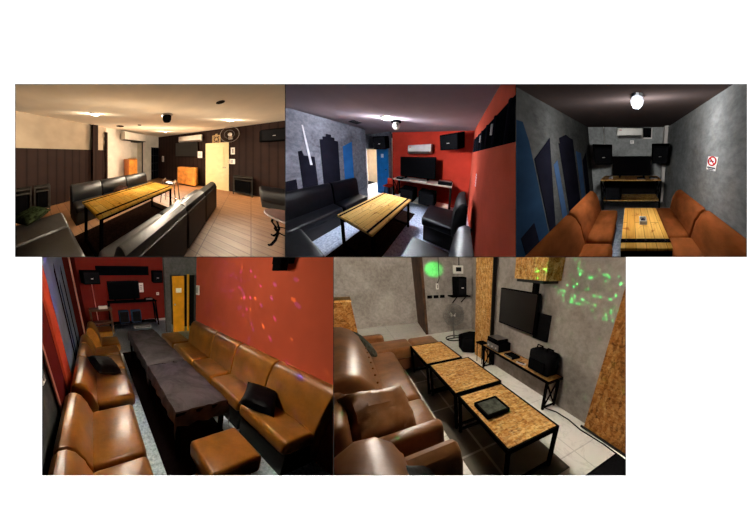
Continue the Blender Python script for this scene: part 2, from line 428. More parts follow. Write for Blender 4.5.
# ================================================================== the display wall
XA, XB, XC, XD, XE, XF, XG = -1.344, -.3349, .5264, 1.3888, -1.2432, -.155, .937
TZ, MZ, BZ = 2.2758, 1.6298, .8122
def front_wall():
    global RM
    pieces = [(-4, 4, TZ, 4.6), (-4, 4, -1.4, BZ), (-4, XA, MZ, TZ), (XD, 4, MZ, TZ), (-4, XE, BZ, MZ), (XG, 4, BZ, MZ)]
    b = bmesh.new()
    for x0, x1, z0, z1 in pieces:
        q = MB().box(x0, x1, PAGE_Y, PAGE_Y+.0005, z0, z1); me = bpy.data.meshes.new('t'); q.bm.to_mesh(me); b.from_mesh(me)
    me = bpy.data.meshes.new('wall_front'); b.to_mesh(me); me.materials.append(M['page'])
    o = bpy.data.objects.new('wall_front', me); C.objects.link(o); o['kind'] = 'structure'
def divider(p, q, thick=.0012, deep=15):
    # an added thin partition, not room trim, running straight back from the display wall between two rooms
    a = Vector((p[0], PAGE_Y, p[1])) - EYE; b = Vector((q[0], PAGE_Y, q[1])) - EYE
    n = a.cross(b).normalized()*thick
    bm = bmesh.new(); vs = []
    for k in (1.004, deep):
        for s, r in ((a, 1), (b, 1), (b, -1), (a, -1)): vs.append(bm.verts.new(EYE + s*k + n*r*k))
    for f in ((0, 1, 2, 3), (7, 6, 5, 4), (0, 4, 5, 1), (1, 5, 6, 2), (2, 6, 7, 3), (3, 7, 4, 0)): bm.faces.new([vs[i] for i in f])
    bmesh.ops.recalc_face_normals(bm, faces=bm.faces)
    me = bpy.data.meshes.new('trim'); bm.to_mesh(me); bm.free(); me.materials.append(M['divider'])
    o = bpy.data.objects.new('trim', me); C.objects.link(o); o['kind'] = 'structure'
front_wall()

for p, q in (((XA, MZ), (XA, TZ)), ((XB, MZ), (XB, TZ)), ((XC, MZ), (XC, TZ)), ((XD, MZ), (XD, TZ)),
             ((XA, TZ), (XD, TZ)), ((XA, MZ), (XD, MZ)), ((XE, BZ), (XG, BZ)),
             ((XE, BZ), (XE, MZ)), ((XF, BZ), (XF, MZ)), ((XG, BZ), (XG, MZ))):
    divider(p, q)

# ================================================================== room 1: wood-floored lounge with black sofas
RM = R1
CZ = 2.56
struct('floor', MB().box(-6, 2.5, -1.5, 5.6, -.05, 0), 'woodtile')
struct('ceiling', MB().box(-6, 2.5, -1.5, 5.6, CZ, CZ+.05), 'ceil1')
struct('wall_back', MB().box(-5.2, 2.5, 5.44, 5.6, 0, CZ), 'panelling')
LX = -4.28
struct('wall_left', MB().box(LX-.12, LX, -1.5, 2.05, 0, CZ), 'dimwhitewall')  # same white plaster, its dimmer light painted into the colour
struct('wall_left', MB().box(LX-.12, LX, 2.05, 3.25, 0, CZ).box(LX-.5, LX-.38, 3.0, 4.2, 0, CZ).box(LX-.38, LX-.0, 3.25, 3.27, 0, CZ).box(LX-.38, LX, 4.02, 4.08, 0, CZ).box(LX-.12, LX, 4.08, 4.74, 0, CZ).box(LX-.12, LX, 4.74, 5.44, 1.9, CZ).box(LX-.4, LX-.3, 4.6, 5.5, 0, 1.95), 'whitewall')
struct('trim', MB().box(LX, LX+.035, -1.5, 2.0, 0, 1.65), 'panelling')
struct('trim', MB().box(LX+.036, LX+.13, 1.5, 1.68, 0, CZ), 'panelling')
struct('trim', MB().box(LX, LX+.08, 2.0, 2.07, 0, 2.36), 'panelling')
struct('trim', MB().box(LX, LX+.02, 4.0, 4.07, 0, 2.12), 'plinth')
struct('trim', MB().box(LX-.37, LX+.32, 2.72, 4.0, 2.14, 2.47), 'whitewall')
struct('trim', MB().box(LX-.37, LX+.3, 2.74, 3.99, 2.11, 2.139), 'plinth')
w = struct('window', MB().box(LX-.05, LX-.03, 4.75, 5.43, 0, 1.9), 'darkwin')
for y in (4.76, 4.98, 5.2, 5.41): struct('muntin', MB().box(LX-.03, LX, y-.012, y+.012, 0, 1.9), 'plinth', w)
for z in (.5, .95, 1.4, 1.88): struct('muntin', MB().box(LX-.03, LX-.005, 4.77, 5.42, z-.012, z+.012), 'plinth', w)
d = struct('door', MB().box(-1.47, -.71, 5.38, 5.44, 0, 1.93, .006, 1), 'cream')
for z0, z1 in ((.12, .62), (.72, .8), (.9, 1.78)):
    struct('door_panel', MB().box(-1.36, -.82, 5.366, 5.379, z0, z1, .012, 2), 'cream', d)
struct('door_handle', MB().box(-.775, -.745, 5.30, 5.379, .93, .96).box(-.86, -.745, 5.295, 5.315, .935, .955), 'chrome', d)
struct('door_frame', MB().box(-1.52, -1.475, 5.39, 5.44, 0, 1.98).box(-.705, -.66, 5.39, 5.44, 0, 1.98).box(-1.475, -.705, 5.39, 5.44, 1.935, 1.98), 'cream', d)

television('black flat television mounted on the dark panelled wall below the air conditioner', (-2.44, 5.36, 1.36), 0, 1.18, .74, foot=False)
air_conditioner('cream wall air conditioner above the television on the dark panelled wall', (-2.23, 5.44, 2.1), 0, 1.14, .3, .2)
wall_plate('paper_notice', 'white paper notice on the dark wall beside the right edge of the mounted television', (-1.75, 5.34, 1.47), 0, .2, .3, 'paper', 'notice', .01, 'lines')
wall_plate('thermostat', 'narrow white remote holder on dark wall at the upper right of the cream door', (-.53, 5.44, 1.62), 0, .13, .27, 'white', 'switch', .03, 'rocker')
wall_plate('light_switch', 'square white light switch on dark wall at the right of the cream door handle', (-.56, 5.44, 1.2), 0, .2, .2, 'white', 'switch', .02, 'rocker')
wall_plate('intercom', 'white handset on the dark wall beside the gridded dark window', (-3.92, 5.44, 1.2), 0, .12, .34, 'white', 'intercom', .05, 'rocker')
t = T('wall_emblem', 'brass square emblem with a star in a ring above the cream door', 'emblem', (-1.1, 5.43, 2.15))
t.p('frame', MB().box(-.15, .15, -.02, 0, -.2, -.16).box(-.15, .15, -.02, 0, .12, .16).box(-.15, -.11, -.02, 0, -.16, .12).box(.11, .15, -.02, 0, -.16, .12).box(-.04, .04, -.02, 0, .16, .22), 'gold')
st = [((.1 if k % 2 == 0 else .042)*math.sin(k*PI/5), (.1 if k % 2 == 0 else .042)*math.cos(k*PI/5)-.02) for k in range(10)]
t.p('star', MB().prism(st, 'y', -.03, -.005), 'gold')
t.p('ring', MB().tube([(.12*math.cos(a*PI/12), -.012, .12*math.sin(a*PI/12)-.02) for a in range(25)], .012, 6), 'gold')
t = T('wall_fan', 'wall fan with a pale motor and thin wire cage above the light switch', 'fan', (-.62, 5.43, 2.24))
t.p('motor', MB().lathe([(.03, 0), (.07, .03), (.07, .12), (.03, .16)], (.02, -.1, .02), 14, RX(PI/2)).box(-.05, .09, -.1, 0, -.16, -.02, .02), 'white')
t.p('cage', MB().tube([(.3*math.cos(a*PI/14), -.22, .3*math.sin(a*PI/14)+.02) for a in range(29)], .008, 5).tube([(.16*math.cos(a*PI/10), -.25, .16*math.sin(a*PI/10)+.02) for a in range(21)], .005, 5), 'greymetal')
for k in range(3): t.p('blade', MB().prism([(.03, -.03), (.25, -.1), (.27, .02), (.03, .03)], 'z', -.004, .004, 0, 1, TR(0, -.2, .02) @ RX(PI/2) @ RZ(k*2.094)), 'vent')
speaker('dark loudspeaker high on the dark wall at the right, near the ceiling', (.52, 5.18, 1.9), 0, .62, .3, .38)
t = T('side_cabinet', 'orange wooden side cabinet with rounded corners under the mounted television', 'cabinet', (-2.27, 5.12, 0), .05)
t.p('body', MB().box(-.44, .44, -.17, .26, .05, .86, .035, 3), 'orangewood')
for s in (-1, 1): t.p('door', MB().box(min(s*.01, s*.4), max(s*.01, s*.4), -.185, -.171, .1, .8, .006, 1), 'orangewood')
t.p('plinth', MB().box(-.38, .38, -.13, .22, 0, .05), 'plinth')
t = T('tall_cabinet', 'orange wooden cabinet with a cluttered top in the recess behind the left sofa', 'cabinet', (LX+.2, 3.12, 0))
t.p('body', MB().box(-.2, .18, -.25, .25, .03, 1.27, .02, 2), 'orangewoodshade')  # body wood is a darker orange, painting the shade on its side
t.p('door', MB().box(.181, .2, -.23, .23, .08, 1.24, .006, 1), 'orangewood')
t.p('crest', MB().tube([(.1, -.22+.04*k, 1.28+.035*abs(math.sin(k*1.1))) for k in range(12)], .022, 6), 'gold')
shelf_rack('grey metal equipment rack beside the cream door', (-.23, 5.27, 0), 0, .54, .3, .68, 'metal equipment racks')
shelf_rack('dim metal rack by the dark panelling, nearer the left sofa', (-4.02, .2, 0), PI/2, .3, .26, .68, 'metal equipment racks')
shelf_rack('dim metal rack by the dark panelling, at the far left corner', (-4.02, -.14, 0), PI/2, .3, .26, .68, 'metal equipment racks')

single('floor_rug', MB().box(-2.35, -1.2, .5, 2.6, .002, .012), 'rug', 'flat dark brown sheet on the floor under the golden plank table in the wood-floored lounge', 'rug')  # flat dark sheet, a bit larger than the tabletop above
plank_table('long golden plank table on black legs in the wood-floored lounge', (-1.75, 1.47, 0), PI/2, 1.78, .68, .7, 'pine1')
LS = 'left row of black sofa sections'
for k, (y0, y1, lb) in enumerate(((.62, 1.3, 'black leather sofa section at the open left end of the row along the panelled wall'), (1.31, 2.1, 'middle black leather sofa section behind the brown cushion'), (2.11, 3.05, 'black leather sofa section at the far end of the row before the tall orange cabinet'))):
    sofa_module(lb, (-2.62, y0, 0), PI/2, y1-y0, .55, .42, .78, 'slateleather', LS)
pillow('throw_cushion', 'small brown cushion on the black sofa behind the golden plank table', (-2.72, 1.72, .5), .36, .3, .14, 'pillowbrown', .3, -.1, .2)
RS = 'right row of black sofa sections'
for k, (y0, y1, lb) in enumerate(((.5, 1.6, 'nearest black sofa section seen from behind beside the golden table'), (1.61, 2.5, 'middle black sofa section seen from behind over the wood floor'), (2.51, 3.49, 'farthest black sofa section seen from behind, toward the cream door'))):
    sofa_module(lb, (-1.27, y1, 0), -PI/2, y1-y0, .56, .42, .72, 'slateleather', RS, backm='blackboard', thick=.22)
NB = 'black bench sections at the near end'
sofa_module('black leather bench section with a green cushion on it', (-2.03, .4, 0), PI, .6, .62, .42, .8, 'slateleather', NB, back=False)
sofa_module('black leather bench section in the lower left corner of the wood-floored lounge', (-1.27, .4, 0), PI, .75, .62, .42, .8, 'slateleather', NB, back=False)
pillow('throw_cushion', 'mottled green cushion on the black bench', (-2.72, .0, .47), .42, .34, .16, 'pillowgreen', .25, .0, .5)
t = T('bar_stool', 'chrome tube stool at the far end of the golden plank table', 'stool', (-1.8, 2.85, 0))
for s in (-1, 1):
    t.p('leg', MB().tube([(s*.26, -.13, 0), (s*.2, -.1, .66), (s*.17, 0, .74), (s*.2, .1, .66), (s*.26, .13, 0)], .014, 8), 'chrome')
t.p('seat', MB().box(-.14, .14, -.12, .12, .6, .64, .02), 'slateleather')
t.p('stretcher', MB().tube([(-.24, 0, .2), (.24, 0, .2)], .01), 'chrome')
t = T('round_stool', 'stool with a round red wooden seat and curled black iron legs at the right edge', 'stool', (.43, 2.78, 0))
t.p('seat', MB().lathe([(.05, .455), (.24, .46), (.265, .48), (.255, .5), (.05, .51)], n=28), 'stoolseat')
for k in range(4):
    a = k*PI/2+.6
    t.p('leg', MB().tube([(r*math.cos(a), r*math.sin(a), z) for r, z in ((.2, .455), (.22, .4), (.17, .33), (.13, .22), (.17, .1), (.23, .02), (.27, .012))], .014, 6), 'iron')
t.p('ring', MB().tube([(.14*math.cos(a*PI/10), .14*math.sin(a*PI/10), .24) for a in range(21)], .009, 6), 'iron')
t = T('black_ottoman', 'black leather sofa end against the dark wall at the far right', 'sofa', (.2, 4.4, 0))
t.p('plinth', MB().box(.03, .95, .03, .7, 0, .16), 'plinth')
t.p('seat', MB().box(0, 1.0, 0, .72, .15, .47, .06, 3), 'slateleather')
t = T('ceiling_speaker', 'dark dome ceiling speaker in the middle of the cream ceiling', 'speaker', (-1.68, 2.5, CZ))
t.p('collar', MB().lathe([(.1, -.03), (.15, -.02), (.16, 0), (.1, 0)]), 'greymetal')
t.p('dome', MB().lathe([(.03, -.21), (.085, -.19), (.115, -.13), (.12, -.05), (.11, -.025)]), 'plasticblack')
G = 'recessed downlights in the cream ceiling'
lit_disc('downlight', 'glowing recessed downlight above the panelled left wall', (-3.04, 1.15, CZ), .1, 'lampglow', G)
lit_disc('downlight', 'glowing recessed downlight in front of the wall fan', (-.46, 4.22, CZ), .1, 'lampglow', G)
lit_disc('downlight', 'small glowing downlight beyond the dome speaker', (-2.96, 4.29, CZ), .07, 'lampglow', G)
for p, r, lb in (((-.46, 2.62), .065, 'dark unlit downlight in the cream ceiling at the upper right'), ((-3.0, 2.69), .06, 'small dark fitting in the cream ceiling left of the dome speaker'), ((-3.66, 2.3), .12, 'dark flat vent in the cream ceiling before the boxed beam')):
    t = T('ceiling_fitting', lb, 'ceiling fitting', (p[0], p[1], CZ))
    t.p('rim', MB().lathe([(r*.8, -.012), (r*1.2, -.008), (r*1.2, 0), (r*.8, 0)]), 'darksteel')
    t.p('core', MB().lathe([(r*.2, -.016), (r*.78, -.014), (r*.78, -.002)]), 'vent')
W = (1, .83, .62)
lamp((-3.04, 1.15, 2.35), 20, W); lamp((-1.95, 1.5, 1.45), 22, W, .1); lamp((-.46, 4.22, 2.35), 30, W); lamp((-2.96, 4.29, 2.35), 24, W); lamp((-1.75, 2.2, 2.1), 19, W, .3, 'Constant'); lamp((-.6, 3.4, 1.5), 19, W, .3, 'Constant'); lamp((-2.7, 3.7, 1.5), 90, W, .3, 'Linear')  # lamps by the downlights, mixed with added fill lamps lacking a fitting

# ================================================================== room 2: red lounge with the blue door
RM = R2
CZ = 2.35
struct('floor', MB().box(-4, .6, -1.2, 4.4, -.05, 0), 'speckle2')
struct('ceiling', MB().prism([(-4, 2.53), (.6, 2.07), (.6, 2.13), (-4, 2.59)], 'y', -1.2, 3.3), 'ceil2')
def c2(x): return 2.13-.1*x
LX = -2.72
struct('wall_left', MB().box(LX-.12, LX, -1.2, 2.26, 0, CZ), 'conc2')
struct('wall_back', MB().box(-2.2, .6, 3.06, 3.2, 0, CZ), 'red2')
struct('wall_back', MB().box(-4.2, -3.56, 2.9, 3.0, 0, CZ).box(-3.56, -2.2, 2.9, 3.0, 1.76, CZ).box(-2.86, -2.2, 2.9, 3.0, 0, 1.76), 'conc2')
struct('wall_corridor', MB().box(-4.6, -2.3, 3.9, 4.0, 0, 2.2).box(-2.5, -2.4, 3.0, 3.9, 0, 2.2).box(-4.6, -2.3, 3.0, 4.0, 2.0, 2.1).box(-4.7, -4.6, 3, 4, 0, 2.2), 'corridor')
RX0 = .26
struct('wall_right', MB().box(RX0, RX0+.1, -1.2, 3.2, 0, 1.575).box(RX0, RX0+.1, 2.8, 3.2, 1.575, CZ).box(RX0, RX0+.1, -1.2, 2.8, 1.86, CZ), 'red2r')
w = struct('window', MB().box(RX0+.001, RX0+.02, -1.2, 2.8, 1.575, 1.86), 'darkwin')
for y in (.3, .62, .94, 1.26, 1.58, 1.9, 2.2, 2.5, 2.76): struct('muntin', MB().box(RX0-.012, RX0, y-.012, y+.012, 1.575, 1.86), 'muraldark', w)
for y in (.62, 1.26, 1.9): struct('latch', MB().box(RX0-.02, RX0, y+.03, y+.05, 1.7, 1.8), 'greymetal', w)
d = struct('door', MB().box(-2.8, -2.24, 2.82, 2.86, .01, 1.76, .004, 1), 'bluedoor')
struct('door_sign', MB().box(-2.56, -2.44, 2.812, 2.819, 1.42, 1.56), 'paper', d)
struct('door_handle', MB().lathe([(.01, 0), (.03, .02), (.03, .05), (.01, .06)], (-2.3, 2.819, .98), 12, RX(PI/2)), 'chrome', d)
struct('door_frame', MB().box(-3.58, -3.53, 2.86, 2.899, 0, 1.8).box(-3.53, -2.81, 2.86, 2.899, 1.76, 1.8), 'white', d)
# painted skyline on the concrete wall
def mural(pts, m, x): struct('trim', MB().prism(pts, 'x', x, x+.004), m)
X0 = LX
mural([(.64, .3), (.63, 1.58), (.69, 1.6), (.71, 1.5), (.88, 1.47), (.9, .3)], 'muraldark', X0)
mural([(.73, 2.1), (.75, 2.1), (.83, 1.3), (.79, 1.3)], 'muralwhite', X0+.005)
mural([(.99, .3), (1.0, 1.86), (1.06, 1.87), (1.06, 1.93), (1.13, 1.94), (1.13, 2.0), (1.24, 2.0), (1.24, 1.94), (1.31, 1.94), (1.31, 1.87), (1.39, 1.86), (1.37, .3)], 'muraldark', X0)
mural([(1.49, .3), (1.5, 1.74), (1.77, 1.9), (1.77, .3)], 'muralblue', X0)
mural([(.4, .3), (.4, 1.02), (.56, 1.04), (.56, .3)], 'muraldark', X0+.001)
# small white marks, one below the other, on the right wall
t = T('wall_marking', 'small column of white marks running down the red right wall', 'marking', (RX0-.001, 2.04, .98))
for k in range(5):
    z = .045*k; w_ = .03+.012*(k % 2)
    t.p('mark', MB().box(-.004, 0, -w_, w_, z, z+.012).box(-.004, 0, -w_, -w_+.014, z+.0121, z+.034).box(-.004, 0, w_-.014, w_, z+.0121, z+.034), 'muralwhite')
lit_disc('ceiling_light', 'bright cool ceiling light in the mauve ceiling', (-1.3, 1.66, c2(-1.3)), .11, 'lampcool')
t = T('dome_camera', 'white round dome camera on the ceiling beside the bright light', 'camera', (-1.26, 1.9, c2(-1.26)-.012))
t.p('collar', MB().lathe([(.06, -.03), (.11, -.02), (.115, 0), (.06, 0)]), 'plasticblack')
t.p('dome', MB().ball((0, 0, -.09), .088), 'white')
t.p('lens', MB().ball((.04, -.055, -.1), .045), 'greymetal')
t = T('ceiling_vent', 'dark vent in the mauve ceiling near the concrete wall', 'vent', (-2.4, 1.7, c2(-2.4)))
t.p('frame', MB().box(-.12, .12, -.12, .12, -.015, 0, .004, 1), 'vent')
for k in range(4): t.p('slat', MB().box(-.1, .1, -.09+k*.055, -.06+k*.055, -.02, -.0151), 'plinth')
air_conditioner('white wall air conditioner on the red wall above the television', (-1.09, 3.06, 1.56), 0, .74, .27, .2)
speaker('black loudspeaker high on the wall above the blue door', (-2.36, 2.63, 1.73), .35, .5, .3, .42, .2, 'speakers in the red lounge')
speaker('black loudspeaker high on the red wall at the right of the air conditioner', (-.2, 2.82, 1.66), -.35, .5, .3, .38, .2, 'speakers in the red lounge')
DK = 'media desk'
t = T('media_desk', 'long pale-topped media desk on dark cross-braced ends against the red wall', 'desk', (-.98, 2.72, 0))
t.p('desktop', MB().box(-.86, .86, -.18, .24, .73, .765, .005, 1), 'palewood')
t.p('shelf', MB().box(-.82, .82, -.16, .22, .1, .13), 'palewood')
for sx in (-1, 1):
    for y in (-.16, .2): t.p('leg', MB().box(sx*.83-.018, sx*.83+.018, y-.018, y+.018, 0, .729), 'iron')
    t.p('cross_brace', MB().tube([(sx*.83, -.15, .12), (sx*.83, .19, .7)], .012, 4).tube([(sx*.83, .19, .12), (sx*.83, -.15, .7)], .012, 4), 'iron')
television('wide black television standing on the media desk before the red wall', (-1.13, 2.82, .767), 0, 1.14, .64)
for x, y, w_, h_, m_, lb, nm in ((-1.6, 2.62, .2, .05, 'plasticblack', 'flat black receiver at the left end of the media desk below the television', 'media_player'), (-1.3, 2.6, .14, .03, 'white', 'small white box on the media desk in front of the television', 'router'), (-.85, 2.6, .22, .035, 'white', 'flat white control unit on the media desk, right of the small white box', 'media_player'), (-.28, 2.64, .32, .09, 'plasticblack', 'black mixer with a grey panel at the right end of the media desk', 'audio_mixer')):
    t = T(nm, lb, 'device', (x, y, .767))
    t.p('case', MB().box(-w_/2, w_/2, -.07, .07, 0, h_, .006, 1), m_)
    t.p('panel', MB().box(-w_/2+.015, w_/2-.015, -.06, .06, h_, h_+.006), 'greymetal')
for x, lb in ((-1.32, 'black subwoofer box under the media desk, nearer the blue door'), (-.72, 'black subwoofer box under the media desk, nearer the armchairs')):
    t = T('subwoofer', lb, 'speaker', (x, 2.68, .131), 0, 'subwoofers under the red lounge desk')
    t.p('cabinet', MB().box(-.22, .22, -.17, .17, 0, .38, .02, 2), 'plasticblack')
    t.p('grille', MB().box(-.19, .19, -.182, -.171, .03, .35, .004, 1), 'cloth_speaker')
t = T('red_chair', 'small dark-legged red chair standing beside the left end of the pale-topped media desk', 'chair', (-2.05, 2.6, 0))
for x in (-.12, .12):
    for y in (-.1, .12): t.p('leg', MB().tube([(x, y, 0), (x*.8, y*.8, .45)], .013, 6), 'iron')
t.p('seat', MB().box(-.15, .15, -.13, .15, .451, .49, .015), 'red2')
t.p('backrest', MB().box(-.14, .14, .1, .13, .491, .7, .012), 'red2')
single('floor_rug', MB().box(-1.62, -.9, -.2, 2.2, .002, .012), 'rug', 'dark brown rug under the pale plank table in the red lounge', 'rug')
plank_table('pale plank table on black legs in the red lounge with the blue door', (-1.185, 1.23, 0), PI/2, 1.06, .76, .6, 'pine2')
G = 'black sofas in the red lounge'
sofa_module('long black leather sofa section under the painted dark towers', (-2.08, -.3, 0), PI/2, 1.37, .6, .4, .86, 'blackleather', G)
sofa_module('short black leather sofa section below the blue painted tower', (-2.08, 1.08, 0), PI/2, .66, .6, .4, .86, 'blackleather', G)
sofa_module('black leather bench across the near end of the pale plank table', (-1.22, .4, 0), PI, .84, .7, .4, .8, 'blackleather', 'black bench', back=False)
G = 'black armless chairs by the red right wall'
sofa_module('black leather armless chair nearer the media desk', (-.52, 2.12, 0), -PI/2, .57, .66, .42, .84, 'blackleather', G, thick=.16)
sofa_module('black leather armless chair in the near right corner of the red lounge', (-.49, 1.14, 0), -PI/2, .57, .64, .42, .8, 'blackleather', G, thick=.16)
lamp((-1.33, 1.66, 2.08), 75, (.88, .92, 1)); lamp((-1.3, 1.66, 1.8), 30, (.88, .93, 1), .1, 'Constant'); lamp((-3.3, 3.4, 1.7), 320, (1, .93, .85))  # middle lamp is added fill; the last one brightens the corridor

# ================================================================== room 3: dark concrete room with tan sofas
RM = R3
CZ = 2.12
struct('floor', MB().box(-1.6, 1.5, -.3, 2.8, -.05, 0), 'speckle3')
struct('ceiling', MB().box(-1.6, 1.5, -.3, 2.8, CZ, CZ+.05), 'ceil3')
struct('wall_back', MB().box(-1.6, 1.5, 2.62, 2.75, 0, CZ), 'conc3')
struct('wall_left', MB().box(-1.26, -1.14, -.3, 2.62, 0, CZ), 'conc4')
struct('wall_right', MB().box(.97, 1.09, -.3, 2.62, 0, CZ), 'conc3')
struct('trim', MB().box(.86, .95, 2.5, 2.61, 0, CZ), 'white_strip')
struct('trim', MB().tube([(-.72, 2.6, 1.5), (-.72, 2.6, CZ)], .012, 6), 'white_strip')
X0 = -1.138
mural([(.7, .05), (.7, 1.82), (1.05, 1.8), (1.07, 1.6), (1.06, .05)], 'muralnavy', X0)
mural([(.78, .2), (.78, .62), (.925, .68), (.93, .2)], 'muraldark', X0+.005)
mural([(1.08, .25), (1.085, 1.41), (1.35, 1.68), (1.16, .25)], 'muraldark', X0+.002)
mural([(1.335, .3), (1.34, 1.3), (1.42, 1.36), (1.44, .3)], 'muralpale', X0)
mural([(1.5, .2), (1.5, 1.62), (1.53, 1.62), (1.53, 1.7), (1.7, 1.78), (1.78, 1.74), (1.88, 1.72), (1.88, .2)], 'muraldark', X0)
mural([(1.95, .3), (1.94, 1.5), (2.12, 1.45), (2.1, .3)], 'muralpale', X0)
mural([(2.16, .3), (2.16, 1.28), (2.36, 1.46), (2.36, .3)], 'muraldark', X0)
t = T('ceiling_lamp', 'glowing cut-glass lamp on the charcoal ceiling', 'ceiling light', (.07, 1.22, CZ))
t.p('cap', MB().lathe([(.03, -.03), (.07, -.025), (.08, 0), (.03, 0)]), 'chrome')
t.p('shade', MB().lathe([(.065, -.03), (.08, -.045), (.07, -.085), (.045, -.115), (.04, -.115), (.06, -.08), (.072, -.045), (.06, -.03)], n=10), 'glass')
t.p('bulb', MB().ball((0, 0, -.075), .036, 1, 1, 1.2), 'lampneutral')
air_conditioner('white wall air conditioner on the concrete wall of the dark tan-sofa room', (-.03, 2.62, 1.83), 0, .64, .24, .17)
t = T('wall_vent', 'dark square exhaust fan in a white frame beside the air conditioner', 'vent', (.43, 2.61, 1.96))
t.p('frame', MB().box(-.13, .13, -.03, 0, -.14, -.11).box(.11, .13, -.03, 0, -.11, .13).box(-.13, -.11, -.03, 0, -.11, .13), 'white')
t.p('louvre', MB().box(-.108, .108, -.02, -.002, -.108, .13), 'plasticblack')
speaker('black loudspeaker on the concrete wall at the left of the television', (-.7, 2.36, 1.22), .3, .48, .34, .42, .25, 'speakers in the dark room')
speaker('black loudspeaker on the concrete wall at the right of the air conditioner', (.73, 2.36, 1.24), -.25, .42, .34, .42, .25, 'speakers in the dark room')
t = T('media_console', 'black iron media console with wooden shelves across the end of the dark room', 'console', (0, 2.3, 0))
t.p('top', MB().box(-.74, .74, -.17, .2, .79, .82, .004, 1), 'osb')
t.p('shelf', MB().box(-.72, .72, -.15, .18, .24, .27, .004, 1), 'osb')
for sx in (-1, 1):
    for y in (-.16, .18): t.p('leg', MB().box(sx*.73-.018, sx*.73+.018, y-.018, y+.018, 0, .789), 'iron')
    t.p('cross_brace', MB().tube([(sx*.73, -.14, .28), (sx*.73, .16, .77)], .012, 4).tube([(sx*.73, .16, .28), (sx*.73, -.14, .77)], .012, 4), 'iron')
t.p('side_brace', MB().tube([(.71, -.165, .3), (.58, -.165, .77)], .014, 4), 'iron')
t.p('rail', MB().box(-.71, .71, -.175, -.155, .2, .235), 'iron')
t.p('back_panel', MB().box(-.71, .71, .185, .195, .275, .785), 'plinth')
television('black television standing on the console in the dark concrete room', (.02, 2.36, .822), 0, .98, .5)
t = T('subwoofer', 'black subwoofer box on the lower shelf of the iron console', 'speaker', (-.46, 2.28, .271))
t.p('cabinet', MB().box(-.2, .2, -.14, .14, 0, .36, .02, 2), 'plasticblack')
t.p('grille', MB().box(-.17, .17, -.152, -.141, .03, .33, .004, 1), 'cloth_speaker')
for x, w_, h_, lb, nm, m_ in ((-.5, .08, .05, 'small white remote box at the left end of the iron console top', 'remote_box', 'white'), (.25, .2, .03, 'flat black receiver on the console in front of the television', 'media_player', 'plasticblack'), (.56, .2, .05, 'small black device at the right end of the iron console top', 'media_player', 'plasticblack')):
    t = T(nm, lb, 'device', (x, 2.2, .822))
    t.p('case', MB().box(-w_/2, w_/2, -.05, .05, 0, h_, .008, 2), m_)
    t.p('panel', MB().box(-w_/2+.01, w_/2-.01, -.053, -.05, .006, h_-.008), 'greymetal')
wall_plate('paper_notice', 'white paper notice on the concrete wall at the right of the television', (.54, 2.62, 1.24), 0, .11, .24, 'paper', 'notice', .006, 'lines')
wall_plate('paper_notice', 'small pale label stuck below the air conditioner', (.03, 2.62, 1.74), 0, .1, .09, 'paper', 'notice', .006, 'lines')
t = T('no_smoking_sign', 'white no-smoking sign with a red ring on the pale concrete wall', 'sign', (.969, 1.09, 1.37), -PI/2)
t.p('board', MB().box(-.066, .066, -.006, 0, -.097, .066), 'paper')
t.p('ring', MB().tube([(.05*math.cos(a*PI/12), -.009, .05*math.sin(a*PI/12)+.012) for a in range(25)], .007, 6), 'redink')
t.p('bar', MB().box(-.046, .046, -.011, -.0065, -.006, .006, 0, 1, TR(0, 0, .012) @ RY(.78)), 'redink')
t.p('cigarette', MB().box(-.032, .02, -.01, -.0062, .004, .017), 'ink')
t.p('caption', MB().box(-.055, .055, -.0075, -.0062, -.075, -.06).box(-.04, .04, -.0075, -.0062, -.093, -.082), 'ink')
G = 'tan sofa sections on the left'
sofa_module('tan leather sofa section below the painted towers, farther from the viewer', (-.25, .94, 0), PI/2, .62, .5, .42, .8, 'brown3', G, thick=.16)
sofa_module('tan leather sofa section below the painted towers, nearest the viewer', (-.22, .2, 0), PI/2, .72, .52, .42, .8, 'brown3', G, thick=.16)
G = 'tan sofa sections on the right'
sofa_module('tan leather sofa section by the pale concrete wall, nearer the console', (.47, 1.63, 0), -PI/2, .62, .48, .42, .8, 'brown3', G, thick=.16)
sofa_module('tan leather sofa section by the pale concrete wall, in the lower right corner', (.48, 1.0, 0), -PI/2, .72, .48, .42, .8, 'brown3', G, thick=.16)
t = T('plank_coffee_table', 'honey plank table with one black steel strap between the tan sofas', 'table', (.15, 1.02, 0))
tp = t.p('tabletop', MB().box(-.25, .25, -.32, .32, .56, .6, .005, 1), 'pine3')
if tp:
    t.p('edge_strap', MB().box(-.253, .253, -.265, -.228, .596, .605), 'strap', tp)
    for k in range(5): t.p('bolt', MB().ball((-.2+.1*k, -.246, .606), .007, n=8), 'chrome', tp)
t.p('shadow_front', MB().box(-.25, .25, -.315, -.29, .3, .559), 'plinth')  # black sheet painting the shadow and legs below the table end
for sx in (-1, 1):
    for sy in (-1, 1): t.p('leg', MB().box(sx*.22-.02, sx*.22+.02, sy*.27-.018, sy*.27+.018, 0, .559), 'iron')
t = T('ashtray', 'square white ashtray on the honey plank table', 'ashtray', (.155, 1.03, .6))
t.p('dish', MB().box(-.045, .045, -.045, -.035, 0, .05).box(-.045, .045, .035, .045, 0, .05).box(-.045, -.035, -.035, .035, 0, .05).box(.035, .045, -.035, .035, 0, .05).box(-.035, .035, -.035, .035, 0, .012), 'ashtray')
t.p('ash', MB().ball((0, 0, .03), .03, 1, 1, .5, 10), 'ink')
lamp((.07, 1.22, 1.78), 34, (.98, .98, 1)); lamp((-.1, 1.3, 1.6), 20, (1, .99, .97), .1, 'Constant')  # second lamp is extra fill, hung free in the room

